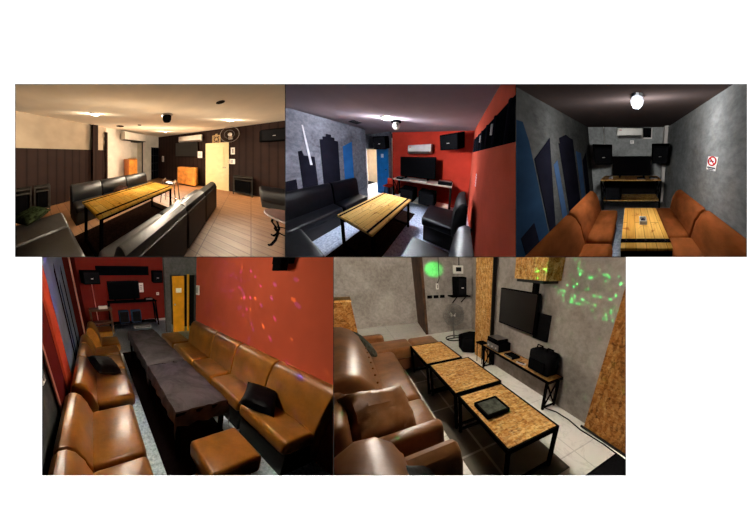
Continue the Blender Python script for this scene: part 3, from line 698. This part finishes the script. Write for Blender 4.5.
# ================================================================== room 4: red room with the long caramel sofa row
RM = R4
struct('floor', MB().box(-1.2, 3.6, .3, 8.6, -.05, 0), 'speckle4')
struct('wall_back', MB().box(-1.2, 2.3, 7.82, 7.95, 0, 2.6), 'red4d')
struct('wall_right', MB().box(1.72, 1.85, .2, 3.72, 0, 2.4), 'red4')
struct('wall_back', MB().box(1.8, 1.97, 6.0, 6.1, 0, 2.6).box(1.97, 2.75, 6.0, 6.1, 1.62, 2.6).box(2.75, 3.4, 6.0, 6.1, 0, 2.6).box(2.3, 2.4, 6.1, 7.9, 0, 2.6), 'conc4')
struct('wall_passage', MB().box(2.35, 3.4, 6.5, 6.6, 0, 2.2).box(1.9, 2.0, 3.6, 3.7, 0, .01), 'plinth')
d = struct('door', MB().box(2.0, 2.36, 5.93, 5.97, .01, 1.6, .005, 1), 'yellowdoor')
struct('door_sign', MB().box(2.1, 2.27, 5.92, 5.929, 1.16, 1.28), 'paper', d)
struct('door_handle', MB().lathe([(.008, 0), (.025, .02), (.025, .05), (.008, .055)], (2.05, 5.929, .84), 10, RX(PI/2)), 'chrome', d)
struct('door_frame', MB().box(2.47, 2.52, 5.95, 5.999, 0, 1.64), 'yellowdoor', d)
LX = -.46
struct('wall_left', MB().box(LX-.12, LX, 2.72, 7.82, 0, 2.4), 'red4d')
struct('wall_left', MB().box(LX-.3, LX-.05, .3, 2.39, 0, 2.4), 'conc4')
struct('trim', MB().box(LX-.05, LX, 2.4, 2.72, 0, 2.4), 'salmon')
struct('trim', MB().box(LX-.049, LX-.02, 1.95, 2.395, 0, 2.4), 'red4d')
struct('trim', MB().tube([(LX-.02, 1.93, .3), (LX-.02, 1.93, 2.0)], .014, 6), 'pinkpipe')
mural([(2.73, .2), (2.73, 2.3), (4.5, 2.3), (4.5, .2)], 'mural4', LX)
for y0, y1, z1, m_ in ((3.3, 3.4, 1.8, 'muraldark'), (3.5, 3.6, 1.6, 'muralnavy'), (3.95, 4.05, 1.8, 'muraldark')):
    mural([(y0, .2), (y0, z1-.1), (y1, z1), (y1, .2)], m_, LX+.005)
struct('trim', MB().tube([(LX+.02, 5.7, 0), (LX+.02, 5.7, 2.3)], .02, 6), 'pinkpipe')
struct('trim', MB().tube([(-.1, 7.8, 0), (-.1, 7.8, 1.5)], .014, 6), 'pinkpipe')
w = struct('window', MB().box(.08, 1.78, 7.79, 7.819, 1.6, 1.88), 'darkwin')
for k in range(5): struct('muntin', MB().box(.08+.415*k, .11+.415*k, 7.77, 7.789, 1.6, 1.88), 'iron', w)
struct('baseboard', MB().box(1.5, 2.3, 7.79, 7.819, 0, .08), 'white_strip')
speaker('black loudspeaker on the dark red far wall, at the left of the window strip', (-.1, 7.4, 1.38), .2, .52, .4, .36, .1, 'speakers on the dark red wall')
speaker('black loudspeaker on the dark red far wall, beside the yellow door', (2.0, 7.5, 1.38), -.2, .4, .36, .36, .1, 'speakers on the dark red wall')
t = T('media_desk', 'black media desk with splayed ends below the television in the long red room', 'desk', (1.05, 7.3, 0))
t.p('desktop', MB().box(-.78, .78, -.2, .25, .8, .84), 'iron')
for sx in (-1, 1):
    t.p('end_frame', MB().tube([(sx*.74, -.16, .8), (sx*.8, -.2, 0)], .03, 4).tube([(sx*.74, .2, .8), (sx*.8, .22, 0)], .03, 4).tube([(sx*.77, -.18, .15), (sx*.77, .2, .7)], .02, 4), 'iron')
t.p('shelf', MB().box(-.74, .74, -.15, .2, .1, .14), 'iron')
t.p('back_panel', MB().box(-.7, .7, .21, .22, .15, .79), 'red4d')
television('black television on the media desk of the long red room', (.83, 7.36, .842), 0, .98, .55)
t = T('media_player', 'small dark receiver on the media desk at the right of the television', 'device', (1.6, 7.3, .842))
t.p('case', MB().box(-.13, .13, -.08, .08, 0, .07, .01), 'plasticblack')
t.p('panel', MB().box(-.11, .11, -.086, -.081, .01, .06), 'greymetal')
for x, lb in ((.72, 'dark subwoofer box on the desk shelf in the long red room, left of its twin'), (1.12, 'dark subwoofer box on the desk shelf in the long red room, right of its twin')):
    t = T('subwoofer', lb, 'speaker', (x, 7.28, .141), 0, 'subwoofers in the long red room')
    t.p('cabinet', MB().box(-.16, .16, -.13, .13, 0, .4, .02), 'muralnavy')
    t.p('grille', MB().box(-.13, .13, -.14, -.131, .03, .37), 'cloth_speaker')
t = T('floor_receiver', 'flat white receiver lying on the floor under the black desk', 'device', (1.25, 7.0, 0))
t.p('case', MB().box(-.28, .28, -.14, .14, 0, .08, .01), 'white')
t.p('panel', MB().box(-.24, .24, -.146, -.141, .015, .065), 'greymetal')
wall_plate('paper_notice', 'white paper notice on the dark red far wall at the right of the television', (1.48, 7.82, 1.2), 0, .15, .3, 'paper', 'notice', .01, 'lines')
wall_plate('light_switch', 'small pale switch on the dark red far wall near the yellow door', (2.06, 7.82, .98), 0, .09, .09, 'white', 'switch', .015, 'rocker')
wall_plate('light_switch', 'white switch on the end of the red wall beside the dark doorway', (1.72, 3.62, 1.4), -PI/2, .1, .16, 'white', 'switch', .03, 'rocker')
wall_plate('light_switch', 'white switch on the grey wall at the left edge of the long red room', (LX-.05, 1.72, .98), PI/2, .1, .12, 'white', 'switch', .03, 'rocker')
t = T('wooden_shelf', 'low brown wooden shelf in the far left corner', 'shelf', (.02, 6.7, 0))
t.p('top', MB().box(-.3, .32, -.2, .25, .68, .73), 'darkwood')
for s in (-1, 1): t.p('side_panel', MB().box(s*.28-.02, s*.28+.02, -.18, .24, 0, .679), 'darkwood')
t.p('shelf', MB().box(-.255, .255, -.17, .23, .3, .34), 'darkwood')
t = T('tissue_box', 'small white box on top of the low brown shelf', 'box', (.1, 6.62, .73))
t.p('carton', MB().box(-.12, .12, -.07, .07, 0, .08, .01), 'white')
t.p('slot', MB().box(-.06, .06, -.02, .02, .08, .083), 'greymetal')
sofa_module('small caramel leather seat in front of the low brown shelf', (.22, 5.35, 0), PI/2, .6, .5, .38, .74, 'brown4', 'left caramel seats', back=False)
G = 'left caramel seats'
for y0, y1, lb in ((.5, 1.24, 'caramel leather sofa section in the lower left corner of the long red room'), (1.25, 2.0, 'caramel leather sofa section second from the lower left corner'), (2.08, 2.9, 'caramel leather sofa section with the black cushion on the left'), (2.91, 3.5, 'caramel leather sofa section just beyond the left black cushion'), (3.51, 4.02, 'caramel leather sofa section second from the far end of the left row')):
    sofa_module(lb, (.17 if y0 < 2.05 else .22, y0, 0), PI/2, y1-y0, .62, .4 if y0 < 2.05 else .44, .66 if y0 < 2.05 else .7, 'brown4', G)
sofa_module('caramel leather sofa section at the far end of the left row', (.27, 4.03, 0), PI/2, .6, .56, .44, .8, 'brown4', G)
G = 'right caramel seats'
for y0, y1, lb in ((.86, 1.52, 'nearest caramel leather sofa section along the red wall'), (1.53, 2.17, 'caramel leather sofa section along the red wall, second from the viewer'), (2.18, 2.8, 'caramel leather sofa section along the red wall, third from the viewer'), (2.81, 3.72, 'farthest backed caramel sofa section along the red wall')):
    sofa_module(lb, (1.23, y1, 0), -PI/2, y1-y0, .48, .42, .83, 'brown4', G, thick=.13)
sofa_module('backless caramel seat at the far end of the right row', (1.22, 4.55, 0), -PI/2, .82, .42, .42, .8, 'brown4', G, back=False)
pillow('throw_cushion', 'shiny black cushion on the left caramel seats', (-.05, 2.75, .57), .36, .36, .15, 'blackleather', .35, .45, .4)
pillow('throw_cushion', 'shiny black cushion on the right caramel seats', (1.4, 1.4, .5), .36, .36, .14, 'blackleather', .15, -.25, .7)
single('floor_rug', MB().box(.33, 1.12, 1.2, 4.7, .002, .012), 'rugblack', 'long black rug under the two covered tables', 'rug')
for y0, y1, lb in ((1.36, 2.43, 'plum-clothed table nearer the ottoman'), (2.47, 4.3, 'plum-clothed table farther from the ottoman, toward the black desk')):
    L = y1-y0
    t = T('folding_table', 'black-legged table under the '+lb.replace('plum-clothed table', 'dark plum cloth,'), 'table', (.72, (y0+y1)/2, 0), 0, 'covered tables')
    t.p('tabletop', MB().box(-.26, .26, -L/2+.01, L/2-.01, .555, .588), 'plinth')
    for sx in (-1, 1):
        for sy in (-1, 1): t.p('leg', MB().box(sx*.23-.02, sx*.23+.02, sy*(L/2-.06)-.02, sy*(L/2-.06)+.02, 0, .554), 'iron')
        t.p('side_rail', MB().box(sx*.23-.015, sx*.23+.015, -L/2+.09, L/2-.09, .5, .53), 'iron')
    b = bmesh.new(); nx, ny = 14, 22; g = []
    rnd = random.Random(int(L*100))
    for i in range(nx+1):
        row = []
        for j in range(ny+1):
            a, c = 2*i/nx-1, 2*j/ny-1
            px, py, z = a*.36, c*(L/2+.1), .606
            ox, oy = max(0, abs(px)-.275), max(0, abs(py)-L/2)
            if ox > 0: px = math.copysign(.275+.012*math.sin(j*1.7), px); z -= ox*1.7
            if oy > 0: py = math.copysign(L/2+.012*math.sin(i*1.9), py); z -= oy*1.5
            z += (.006*math.sin(i*2.3+j*1.1)+.006*(rnd.random()-.5)) if ox == oy == 0 else .007*math.sin(i*1.3+j*1.7)
            row.append(b.verts.new((px, py, z)))
        g.append(row)
    for i in range(nx):
        for j in range(ny): b.faces.new((g[i][j], g[i+1][j], g[i+1][j+1], g[i][j+1]))
    bmesh.ops.solidify(b, geom=b.faces[:], thickness=.004)
    single('tablecloth', MB().put(b), 'cloth4', 'dark plum wrinkled cloth over the ' + ('near table beside the ottoman' if y0 < 2 else 'far table, toward the black desk'), 'tablecloth', (.72, (y0+y1)/2, 0), 0, 'plum tablecloths')
t = T('ottoman', 'square caramel leather ottoman in front of the covered tables', 'ottoman', (.755, 1.035, 0), .02)
t.p('cushion', MB().box(-.23, .23, -.19, .19, .24, .415, .035, 3), 'brown4')
t.p('base', MB().box(-.19, .19, -.14, .14, .03, .24, .01), 'brown4')
for sx in (-1, 1):
    for sy in (-1, 1): t.p('foot', MB().box(sx*.16-.02, sx*.16+.02, sy*.11-.02, sy*.11+.02, 0, .03), 'plinth')
t = T('wall_camera', 'black camera bracket high on the near red wall', 'camera', (1.7, 1.68, 1.8))
t.p('mount', MB().box(-.06, .015, -.1, .1, -.03, .12), 'plasticblack')
t.p('housing', MB().box(-.12, -.02, -.07, .03, -.09, .02, .01), 'plasticblack')
WW = (1, .88, .72)
lamp((.5, 2.1, 1.7), 26, WW, .15, 'Constant'); lamp((.9, 4.6, 1.8), 3, WW, .15, 'Constant')  # both are added fill lamps with no fitting around them

def gobo(pos, cols, scale, thr, power, name='disco_light', aim=None, ang=1):
    # a party projector: a lamp whose lens throws scattered coloured dots
    l = bpy.data.lights.new(name, 'SPOT' if aim else 'POINT'); l.energy = power; l.shadow_soft_size = 0; l.use_nodes = True
    if aim: l.spot_size = ang; l.spot_blend = .5
    nt = l.node_tree; em = nt.nodes['Emission']
    tc = nt.nodes.new('ShaderNodeTexCoord'); vo = nt.nodes.new('ShaderNodeTexVoronoi'); vo.inputs['Scale'].default_value = scale
    nt.links.new(tc.outputs['Normal'], vo.inputs['Vector'])
    lt = nt.nodes.new('ShaderNodeMath'); lt.operation = 'LESS_THAN'; lt.inputs[1].default_value = thr
    nt.links.new(vo.outputs['Distance'], lt.inputs[0])
    sp = nt.nodes.new('ShaderNodeSeparateColor'); nt.links.new(vo.outputs['Color'], sp.inputs['Color'])
    rp = nt.nodes.new('ShaderNodeValToRGB'); rp.color_ramp.interpolation = 'CONSTANT'; e = rp.color_ramp.elements
    while len(e) < len(cols): e.new(.5)
    for k, c in enumerate(cols): e[k].position = k/len(cols); e[k].color = (*c, 1)
    nt.links.new(sp.outputs['Red'], rp.inputs['Fac']); nt.links.new(rp.outputs['Color'], em.inputs['Color']); nt.links.new(lt.outputs[0], em.inputs['Strength'])
    o = bpy.data.objects.new(name, l); C.objects.link(o); o.location = RM.at(pos)
    if aim: o.rotation_euler = (RM.at(aim)-RM.at(pos)).to_track_quat('-Z', 'Y').to_euler()
    return o
gobo((.75, 2.6, 1.72), [(.25, .05, 1), (.1, .05, 1), (.6, .45, .15), (0, 0, 0), (.3, .05, .9), (0, 0, 0), (0, 0, 0)], 14, .22, 420)

# ================================================================== room 5: concrete room with strand-board tables
RM = R5
struct('floor', MB().box(-1, 3.4, .1, 7.2, -.05, 0), 'marble')
struct('floor', MB().box(.62, 1.4, .7, 3.5, 0, .006), 'darktile')
struct('wall_back', MB().box(-1.2, 1.85, 6.42, 6.55, 0, 2.4), 'conc5')
struct('wall_back', MB().box(1.62, 3.2, 5.1, 5.2, 0, 2.4), 'conc5')
struct('wall_back', MB().prism([(1.56, 5.1), (1.62, 5.09), (1.9, 6.42), (1.74, 6.42)], 'z', 0, 2.4), 'darkwood')
struct('wall_right', MB().box(2.86, 2.95, 3.3, 5.1, 0, 2.4).box(2.05, 2.86, 3.3, 3.38, 0, 2.4), 'conc5')
struct('wall_right', MB().box(2.05, 2.15, -.1, 3.3, 0, 2.4), 'conc5')
struct('trim', MB().box(1.99, 2.05, 2.9, 3.4, 0, 2.3), 'osb')
struct('trim', MB().box(1.985, 2.052, 2.875, 2.899, 0, 2.3), 'plinth')
struct('trim', MB().box(1.97, 2.045, .0, .96, 0, 2.3), 'osbd')
struct('trim', MB().box(1.955, 1.97, .0, .99, 0, .025), 'plinth')
struct('trim', MB().tube([(2.5, 5.09, 1.52), (2.5, 5.09, 1.9)], .012, 6), 'plinth')
t = T('wall_box', 'strand-board box high on the plaster wall above the bag and bench', 'box', (1.9, 1.9, 1.45))
t.p('body', MB().box(-.1, .145, -.24, .26, .02, .5, .004, 1), 'osb')
t.p('edge_frame', MB().box(-.09, .145, -.2, .22, -.01, .019), 'plinth')
single('television_bracket', MB().box(-.03, .03, -.03, .03, -.05, .12), 'iron', 'black bracket arm between the strand-board box and the television', 'bracket', (1.98, 1.96, 1.33))
television('black television on the plaster wall above the low bench', (1.96, 2.24, .82), -PI/2-.02, .76, .5, foot=False)
wall_plate('panel_with_shadow', 'dark square panel together with the television shadow on the plaster wall at the near edge of the television', (2.05, 1.83, .92), -PI/2, .24, .33, 'cloth_speaker', 'panel', .03)  # one dark plate stands for a wall panel plus the television shadow
t = T('media_bench', 'low strand-board media bench with black cross-braced iron ends', 'bench', (1.92, 2.12, 0))
t.p('top', MB().box(-.12, .12, -.72, .7, .385, .415, .004, 1), 'osb')
t.p('frame', MB().box(-.125, -.1201, -.72, .7, .38, .416).box(.1201, .125, -.72, .7, .38, .416).box(-.125, .125, -.73, -.7201, .38, .416), 'iron')
for sy in (-1, 1):
    for x in (-.1, .1): t.p('leg', MB().box(x-.014, x+.014, sy*.69-.014, sy*.69+.014, 0, .384), 'iron')
    t.p('cross_brace', MB().tube([(-.09, sy*.69, .03), (.09, sy*.69, .36)], .01, 4).tube([(.09, sy*.69, .03), (-.09, sy*.69, .36)], .01, 4), 'iron')
    t.p('foot_rail', MB().box(-.085, .085, sy*.69-.01, sy*.69+.01, .015, .035), 'iron')
t = T('equipment_bag', 'black padded bag with handles on the near end of the media bench', 'bag', (1.93, 1.63, .416))
t.p('body', MB().box(-.1, .1, -.17, .17, 0, .28, .04, 3), 'cloth_speaker')
t.p('pocket', MB().box(-.125, -.101, -.13, .13, .03, .17, .01, 2), 'plasticblack')
for y in (-.08, .08): t.p('handle', MB().tube([(0, y-.05, .27), (0, y-.04, .32), (0, y+.04, .32), (0, y+.05, .27)], .01, 6), 'plasticblack')
t.p('strap', MB().tube([(.02, -.17, .05), (.03, -.2, .14), (.02, -.17, .26)], .012, 6), 'plasticblack')
t = T('amplifier', 'black amplifier stacked on the far end of the media bench', 'amplifier', (1.92, 2.55, .416))
t.p('case', MB().box(-.11, .11, -.17, .17, 0, .13, .01), 'plasticblack')
t.p('panel', MB().box(-.116, -.111, -.15, .15, .02, .11), 'greymetal')
for k in range(3): t.p('knob', MB().lathe([(.012, 0), (.012, .012)], (-.117, -.1+.1*k, .06), 10, RY(-PI/2)), 'white')
t = T('mixing_console', 'pale-topped mixer lying on the black amplifier', 'mixer', (1.92, 2.58, .547))
t.p('case', MB().box(-.1, .1, -.14, .14, 0, .045, .008), 'plasticblack')
t.p('panel', MB().box(-.085, .085, -.12, .12, .045, .05), 'greymetal')
t = T('media_player', 'flat dark player on the bench between the amplifier and the bag', 'device', (1.9, 2.18, .416))
t.p('case', MB().box(-.07, .07, -.1, .1, 0, .035, .006), 'plasticblack')
t.p('panel', MB().box(-.076, -.071, -.08, .08, .008, .028), 'greymetal')
t = T('remote_control', 'white remote on the strand-board bench near the bag', 'remote', (1.85, 1.93, .416), .3)
t.p('case', MB().box(-.02, .02, -.07, .07, 0, .018, .005), 'white')
t.p('buttons', MB().box(-.012, .012, -.05, .05, .018, .021), 'ink')
single('power_cable', MB().tube([(1.86, 1.42, .012), (1.92, 1.3, .012), (1.93, 1.12, .012), (1.9, .95, .012), (1.92, .7, .012), (1.9, .4, .012)], .007, 6), 'iron', 'black cable on the floor from the bench along the leaning board', 'cable')
t = T('floor_speaker', 'black box on the floor at the lower right corner', 'speaker', (1.5, .42, 0))
t.p('cabinet', MB().box(-.22, .28, -.2, .12, 0, .12, .008), 'plasticblack')
t.p('lid', MB().box(-.2, .26, -.18, .1, .12, .126), 'cloth_speaker')
t = T('floor_subwoofer', 'round-cornered black box on the floor before the standing board', 'speaker', (2.08, 3.72, 0))
t.p('cabinet', MB().prism([(-.26, -.12), (-.1, -.26), (.22, -.2), (.26, .1), (.1, .26), (-.2, .18)], 'z', 0, .3, .02, 2), 'plasticblack')
t.p('lid', MB().prism([(-.22, -.1), (-.09, -.22), (.19, -.17), (.22, .09), (.09, .22), (-.17, .15)], 'z', .301, .312), 'cloth_speaker')
t = T('side_stand', 'thin black wire stand before the standing strand board', 'stand', (1.92, 3.02, 0))
for x in (-.06, .06):
    for y in (-.08, .08): t.p('leg', MB().tube([(x, y, 0), (x, y, .36)], .008, 5), 'iron')
t.p('top', MB().box(-.08, .08, -.1, .1, .36, .375), 'iron')
t = T('pedestal_fan', 'round wire-caged floor fan by the concrete wall', 'fan', (2.06, 4.5, 0))
t.p('base', MB().tube([(.2*math.cos(a*PI/10), .2*math.sin(a*PI/10), .012) for a in range(21)], .012, 6).tube([(-.2, 0, .012), (.2, 0, .012)], .012, 6), 'iron')
t.p('pole', MB().tube([(0, .02, .012), (0, .05, .5)], .018, 8), 'greymetal')
cg = MB()
for rr, yy in ((.24, -.06), (.24, .02), (.2, -.1), (.14, -.115), (.08, -.12)): cg.tube([(rr*math.cos(a*PI/14), yy, .56+rr*math.sin(a*PI/14)) for a in range(29)], .006, 5)
for k in range(18): a = k*PI/9; cg.tube([(.05*math.cos(a), -.12, .56+.05*math.sin(a)), (.2*math.cos(a), -.1, .56+.2*math.sin(a)), (.24*math.cos(a), -.05, .56+.24*math.sin(a)), (.2*math.cos(a), .06, .56+.2*math.sin(a))], .004, 4)
t.p('cage', cg, 'greymetal')
t.p('motor', MB().lathe([(.03, -.02), (.06, .0), (.06, .1), (.03, .13)], (0, .1, .56), 14, RX(PI/2)), 'white')
for k in range(3): t.p('blade', MB().prism([(.02, -.03), (.16, -.08), (.18, .03), (.02, .03)], 'y', -.043, -.037, 0, 1, TR(0, 0, .56) @ RY(k*2.094)), 'greymetal')
speaker('black loudspeaker on a small bracket shelf above the floor fan', (2.42, 4.88, .93), 0, .3, .24, .42)
t = T('bracket_shelf', 'small dark corner shelf holding the loudspeaker above the fan', 'shelf', (2.42, 4.95, .9))
t.p('board', MB().box(-.24, .24, -.16, .14, 0, .025), 'iron')
for s in (-1, 1): t.p('strut', MB().tube([(s*.12, .12, -.16), (s*.12, -.12, -.002)], .012, 5), 'iron')
t = T('meter_box', 'white control box with a dark display above the loudspeaker by the fan', 'meter', (2.46, 5.09, 1.5))
t.p('case', MB().box(-.13, .13, -.06, 0, -.09, .09, .01), 'white')
t.p('display', MB().box(-.07, .07, -.066, -.061, -.04, .05), 'screen')
for k in range(3):
    t = T('wall_socket', ('left', 'middle', 'right')[k]+' one of three black sockets in a row on the grey plaster wall', 'socket', (1.72+.16*k, 5.1, .9), 0, 'black wall sockets')
    t.p('plate', MB().box(-.06, .06, -.02, 0, -.035, .035, .008), 'plasticblack')
    t.p('insert', MB().box(-.03, .03, -.025, -.021, -.018, .018), 'iron')
wall_plate('light_switch', 'slim white switch on a cord above the black wall sockets', (1.92, 5.1, 1.13), 0, .06, .13, 'white', 'switch', .03, 'rocker')
single('switch_cord', MB().tube([(1.98, 5.085, 1.9), (1.98, 5.085, 1.3), (1.93, 5.085, 1.2)], .007, 5), 'iron', 'thin dark cord running down the grey wall to the slim switch', 'cord')
t = T('corner_cabinet', 'dark brown strand-board cabinet at the back left behind the chestnut sofa', 'cabinet', (-.15, 5.3, 0))
t.p('body', MB().box(-.35, .24, -.2, .3, 0, .88), 'osbd')
t.p('top', MB().box(-.37, .25, -.22, .31, .881, .92), 'osb')  # lighter board paints the lit top against the darker front
# chestnut sectional
t = T('sectional_sofa', 'long chestnut leather sectional sofa with a chaise at its far end', 'sofa', (0, 0, 0), base=(.1, 2.4, 0))
t.p('base', MB().box(-.2, .38, 1.22, 3.6, .06, .26, .02).box(.0, 1.18, 3.22, 3.7, .06, .26, .02), 'brown5d')
for y0, y1 in ((1.24, 1.8), (1.81, 3.2)): t.p('seat_cushion', MB().box(-.02, .46, y0, y1, .25, .43, .06, 3), 'brown5')
t.p('chaise_cushion', MB().box(.02, .78, 3.21, 3.72, .25, .43, .05, 3), 'brown5')
t.p('chaise_cushion', MB().box(.79, 1.24, 3.21, 3.72, .25, .42, .05, 3), 'brown5')
for y0, y1, h in ((1.62, 3.12, .9),):
    b = t.p('back_cushion', MB().prism([(.16, .4), (.1, .6), (.05, .74), (-.02, .83), (-.12, .88), (-.24, .86), (-.28, .7), (-.28, .3), (0, .3)], 'y', y0, y1, .05, 3), 'brown5')
    if b:
        for k in range(9): t.p('tuft', MB().ball((.1, y0+.1+.165*k, .63), .011, n=8), 'brown5', b)
t.p('backrest', MB().box(-.36, -.14, 1.2, 3.65, .06, .76, .05, 3), 'brown5')
t.p('arm', MB().box(-.22, .42, 1.12, 1.23, .06, .59, .035, 3), 'brown5')
t.p('arm', MB().box(.06, .42, 3.68, 3.86, .06, .53, .06, 3), 'brown5')
pillow('throw_pillow', 'large wrinkled chestnut leather pillow against the near arm of the sectional', (.05, 1.44, .6), .5, .42, .26, 'brown5', .7, .35, .1, lump=.22)
pillow('throw_cushion', 'grey-green cushion at the far end of the sectional', (.1, 3.18, .58), .4, .36, .12, 'greyfabric', .1, 1.0, .15)
t = T('armchair', 'chestnut leather armchair at the bottom left', 'armchair', (0, 0, 0), base=(.1, .7, 0))
t.p('base', MB().box(-.2, .4, .3, .98, .06, .28, .02), 'brown5d')
t.p('arm', MB().prism([(.84, .06), (.84, .5), (.87, .57), (.93, .6), (.99, .57), (1.02, .5), (1.02, .06)], 'x', -.1, .43, .03, 3), 'brown5')
t.p('seat_cushion', MB().box(.02, .42, .3, .835, .27, .45, .06, 3), 'brown5')
t.p('back_cushion', MB().prism([(.14, .42), (.1, .66), (.06, .8), (-.01, .87), (-.1, .88), (-.2, .82), (-.26, .66), (-.26, .2), (0, .2)], 'y', .3, .93, .06, 3), 'brown5')
pillow('throw_cushion', 'shiny black cushion in the chestnut armchair', (.14, .74, .56), .3, .3, .13, 'blackleather', .3, .9, .2)
G = 'strand-board coffee tables'
for y0, y1, x0, x1, lb in ((.8, 1.585, .745, 1.265, 'nearest strand-board coffee table, with the tray on it'), (1.63, 2.395, .735, 1.3, 'middle strand-board coffee table of the row of three'), (2.43, 3.19, .71, 1.22, 'farthest strand-board coffee table, beside the chaise')):
    t = T('coffee_table', lb, 'table', ((x0+x1)/2, (y0+y1)/2, 0), 0, G)
    W_, L = x1-x0, y1-y0
    tp = t.p('tabletop', MB().box(-W_/2+.018, W_/2-.018, -L/2+.018, L/2-.018, .42, .452), 'osb')
    t.p('rim', MB().box(-W_/2, W_/2, -L/2, -L/2+.017, .41, .454).box(-W_/2, W_/2, L/2-.017, L/2, .41, .454).box(-W_/2, -W_/2+.017, -L/2+.0171, L/2-.0171, .41, .454).box(W_/2-.017, W_/2, -L/2+.0171, L/2-.0171, .41, .454), 'iron')
    for sx in (-1, 1):
        for sy in (-1, 1): t.p('leg', MB().box(sx*(W_/2-.014)-.014, sx*(W_/2-.014)+.014, sy*(L/2-.014)-.014, sy*(L/2-.014)+.014, 0, .409), 'iron')
    for sy in (-1, 1): t.p('foot_rail', MB().box(-W_/2+.029, W_/2-.029, sy*(L/2-.014)-.012, sy*(L/2-.014)+.012, .03, .055), 'iron')
t = T('serving_tray', 'square black tray with a grey base on the nearest strand-board table', 'tray', (.915, 1.255, .4541))
t.p('rim', MB().box(-.115, .115, -.11, -.095, 0, .04).box(-.115, .115, .095, .11, 0, .04).box(-.115, -.1, -.095, .095, 0, .04).box(.1, .115, -.095, .095, 0, .04), 'iron')
t.p('base', MB().box(-.1, .1, -.095, .095, 0, .03), 'greyfabric')
WN = (1, .9, .76)
lamp((.9, 1.6, 1.58), 26, WN, .2, 'Constant'); lamp((1.0, 3.6, 1.62), 20, WN, .2, 'Constant')  # unseen fill lamps added to raise the general brightness
def spot(pos, target, ang, power, col, blend=.4):
    l = bpy.data.lights.new('laser_light', 'SPOT'); l.energy = power; l.color = col; l.spot_size = ang; l.spot_blend = blend; l.shadow_soft_size = .01
    o = bpy.data.objects.new('laser_light', l); C.objects.link(o); o.location = RM.at(pos)
    o.rotation_euler = (RM.at(target)-RM.at(pos)).to_track_quat('-Z', 'Y').to_euler(); return o
spot((1.2, 4.0, 1.5), (1.85, 5.1, 1.5), .2, 1100, (.0, 1, .1), .7)
GL = [(.05, 1, .15), (0, .8, .1), (.05, 1, .2), (0, 0, 0)]
gobo((1.0, 2.0, 1.5), GL, 26, .26, 560, 'laser_light', (2.05, 1.55, 1.47), .5)
gobo((1.0, 1.4, 1.5), GL, 26, .26, 420, 'laser_light', (2.05, 1.15, 1.4), .42)
gobo((.9, 1.9, 1.55), [(.05, 1, .15), (0, .8, .1), (0, 0, 0), (0, 0, 0), (0, 0, 0)], 26, .2, 200, 'laser_light')

# ================================================================== daylight on the display wall, camera
s = bpy.data.lights.new('sun', 'SUN'); s.energy = 66; s.angle = .01
o = bpy.data.objects.new('sun', s); C.objects.link(o)
o.rotation_euler = Vector((0, math.sin(math.radians(4)), -math.cos(math.radians(4)))).to_track_quat('-Z', 'Y').to_euler()
wd = bpy.data.worlds.new('sky'); bpy.context.scene.world = wd; wd.use_nodes = True
wd.node_tree.nodes['Background'].inputs['Color'].default_value = (.9, .92, 1, 1)
wd.node_tree.nodes['Background'].inputs['Strength'].default_value = .03
cam = bpy.data.cameras.new('camera'); cam.sensor_width = 36; cam.lens = 18; cam.clip_start = .05; cam.clip_end = 200
co = bpy.data.objects.new('camera', cam); C.objects.link(co); co.location = EYE; co.rotation_euler = (PI/2, 0, 0)
sc = bpy.context.scene; sc.camera = co
sc.view_settings.view_transform = 'Standard'; sc.view_settings.look = 'None'; sc.view_settings.exposure = 0; sc.view_settings.gamma = 1
sc.cycles.max_bounces = 8
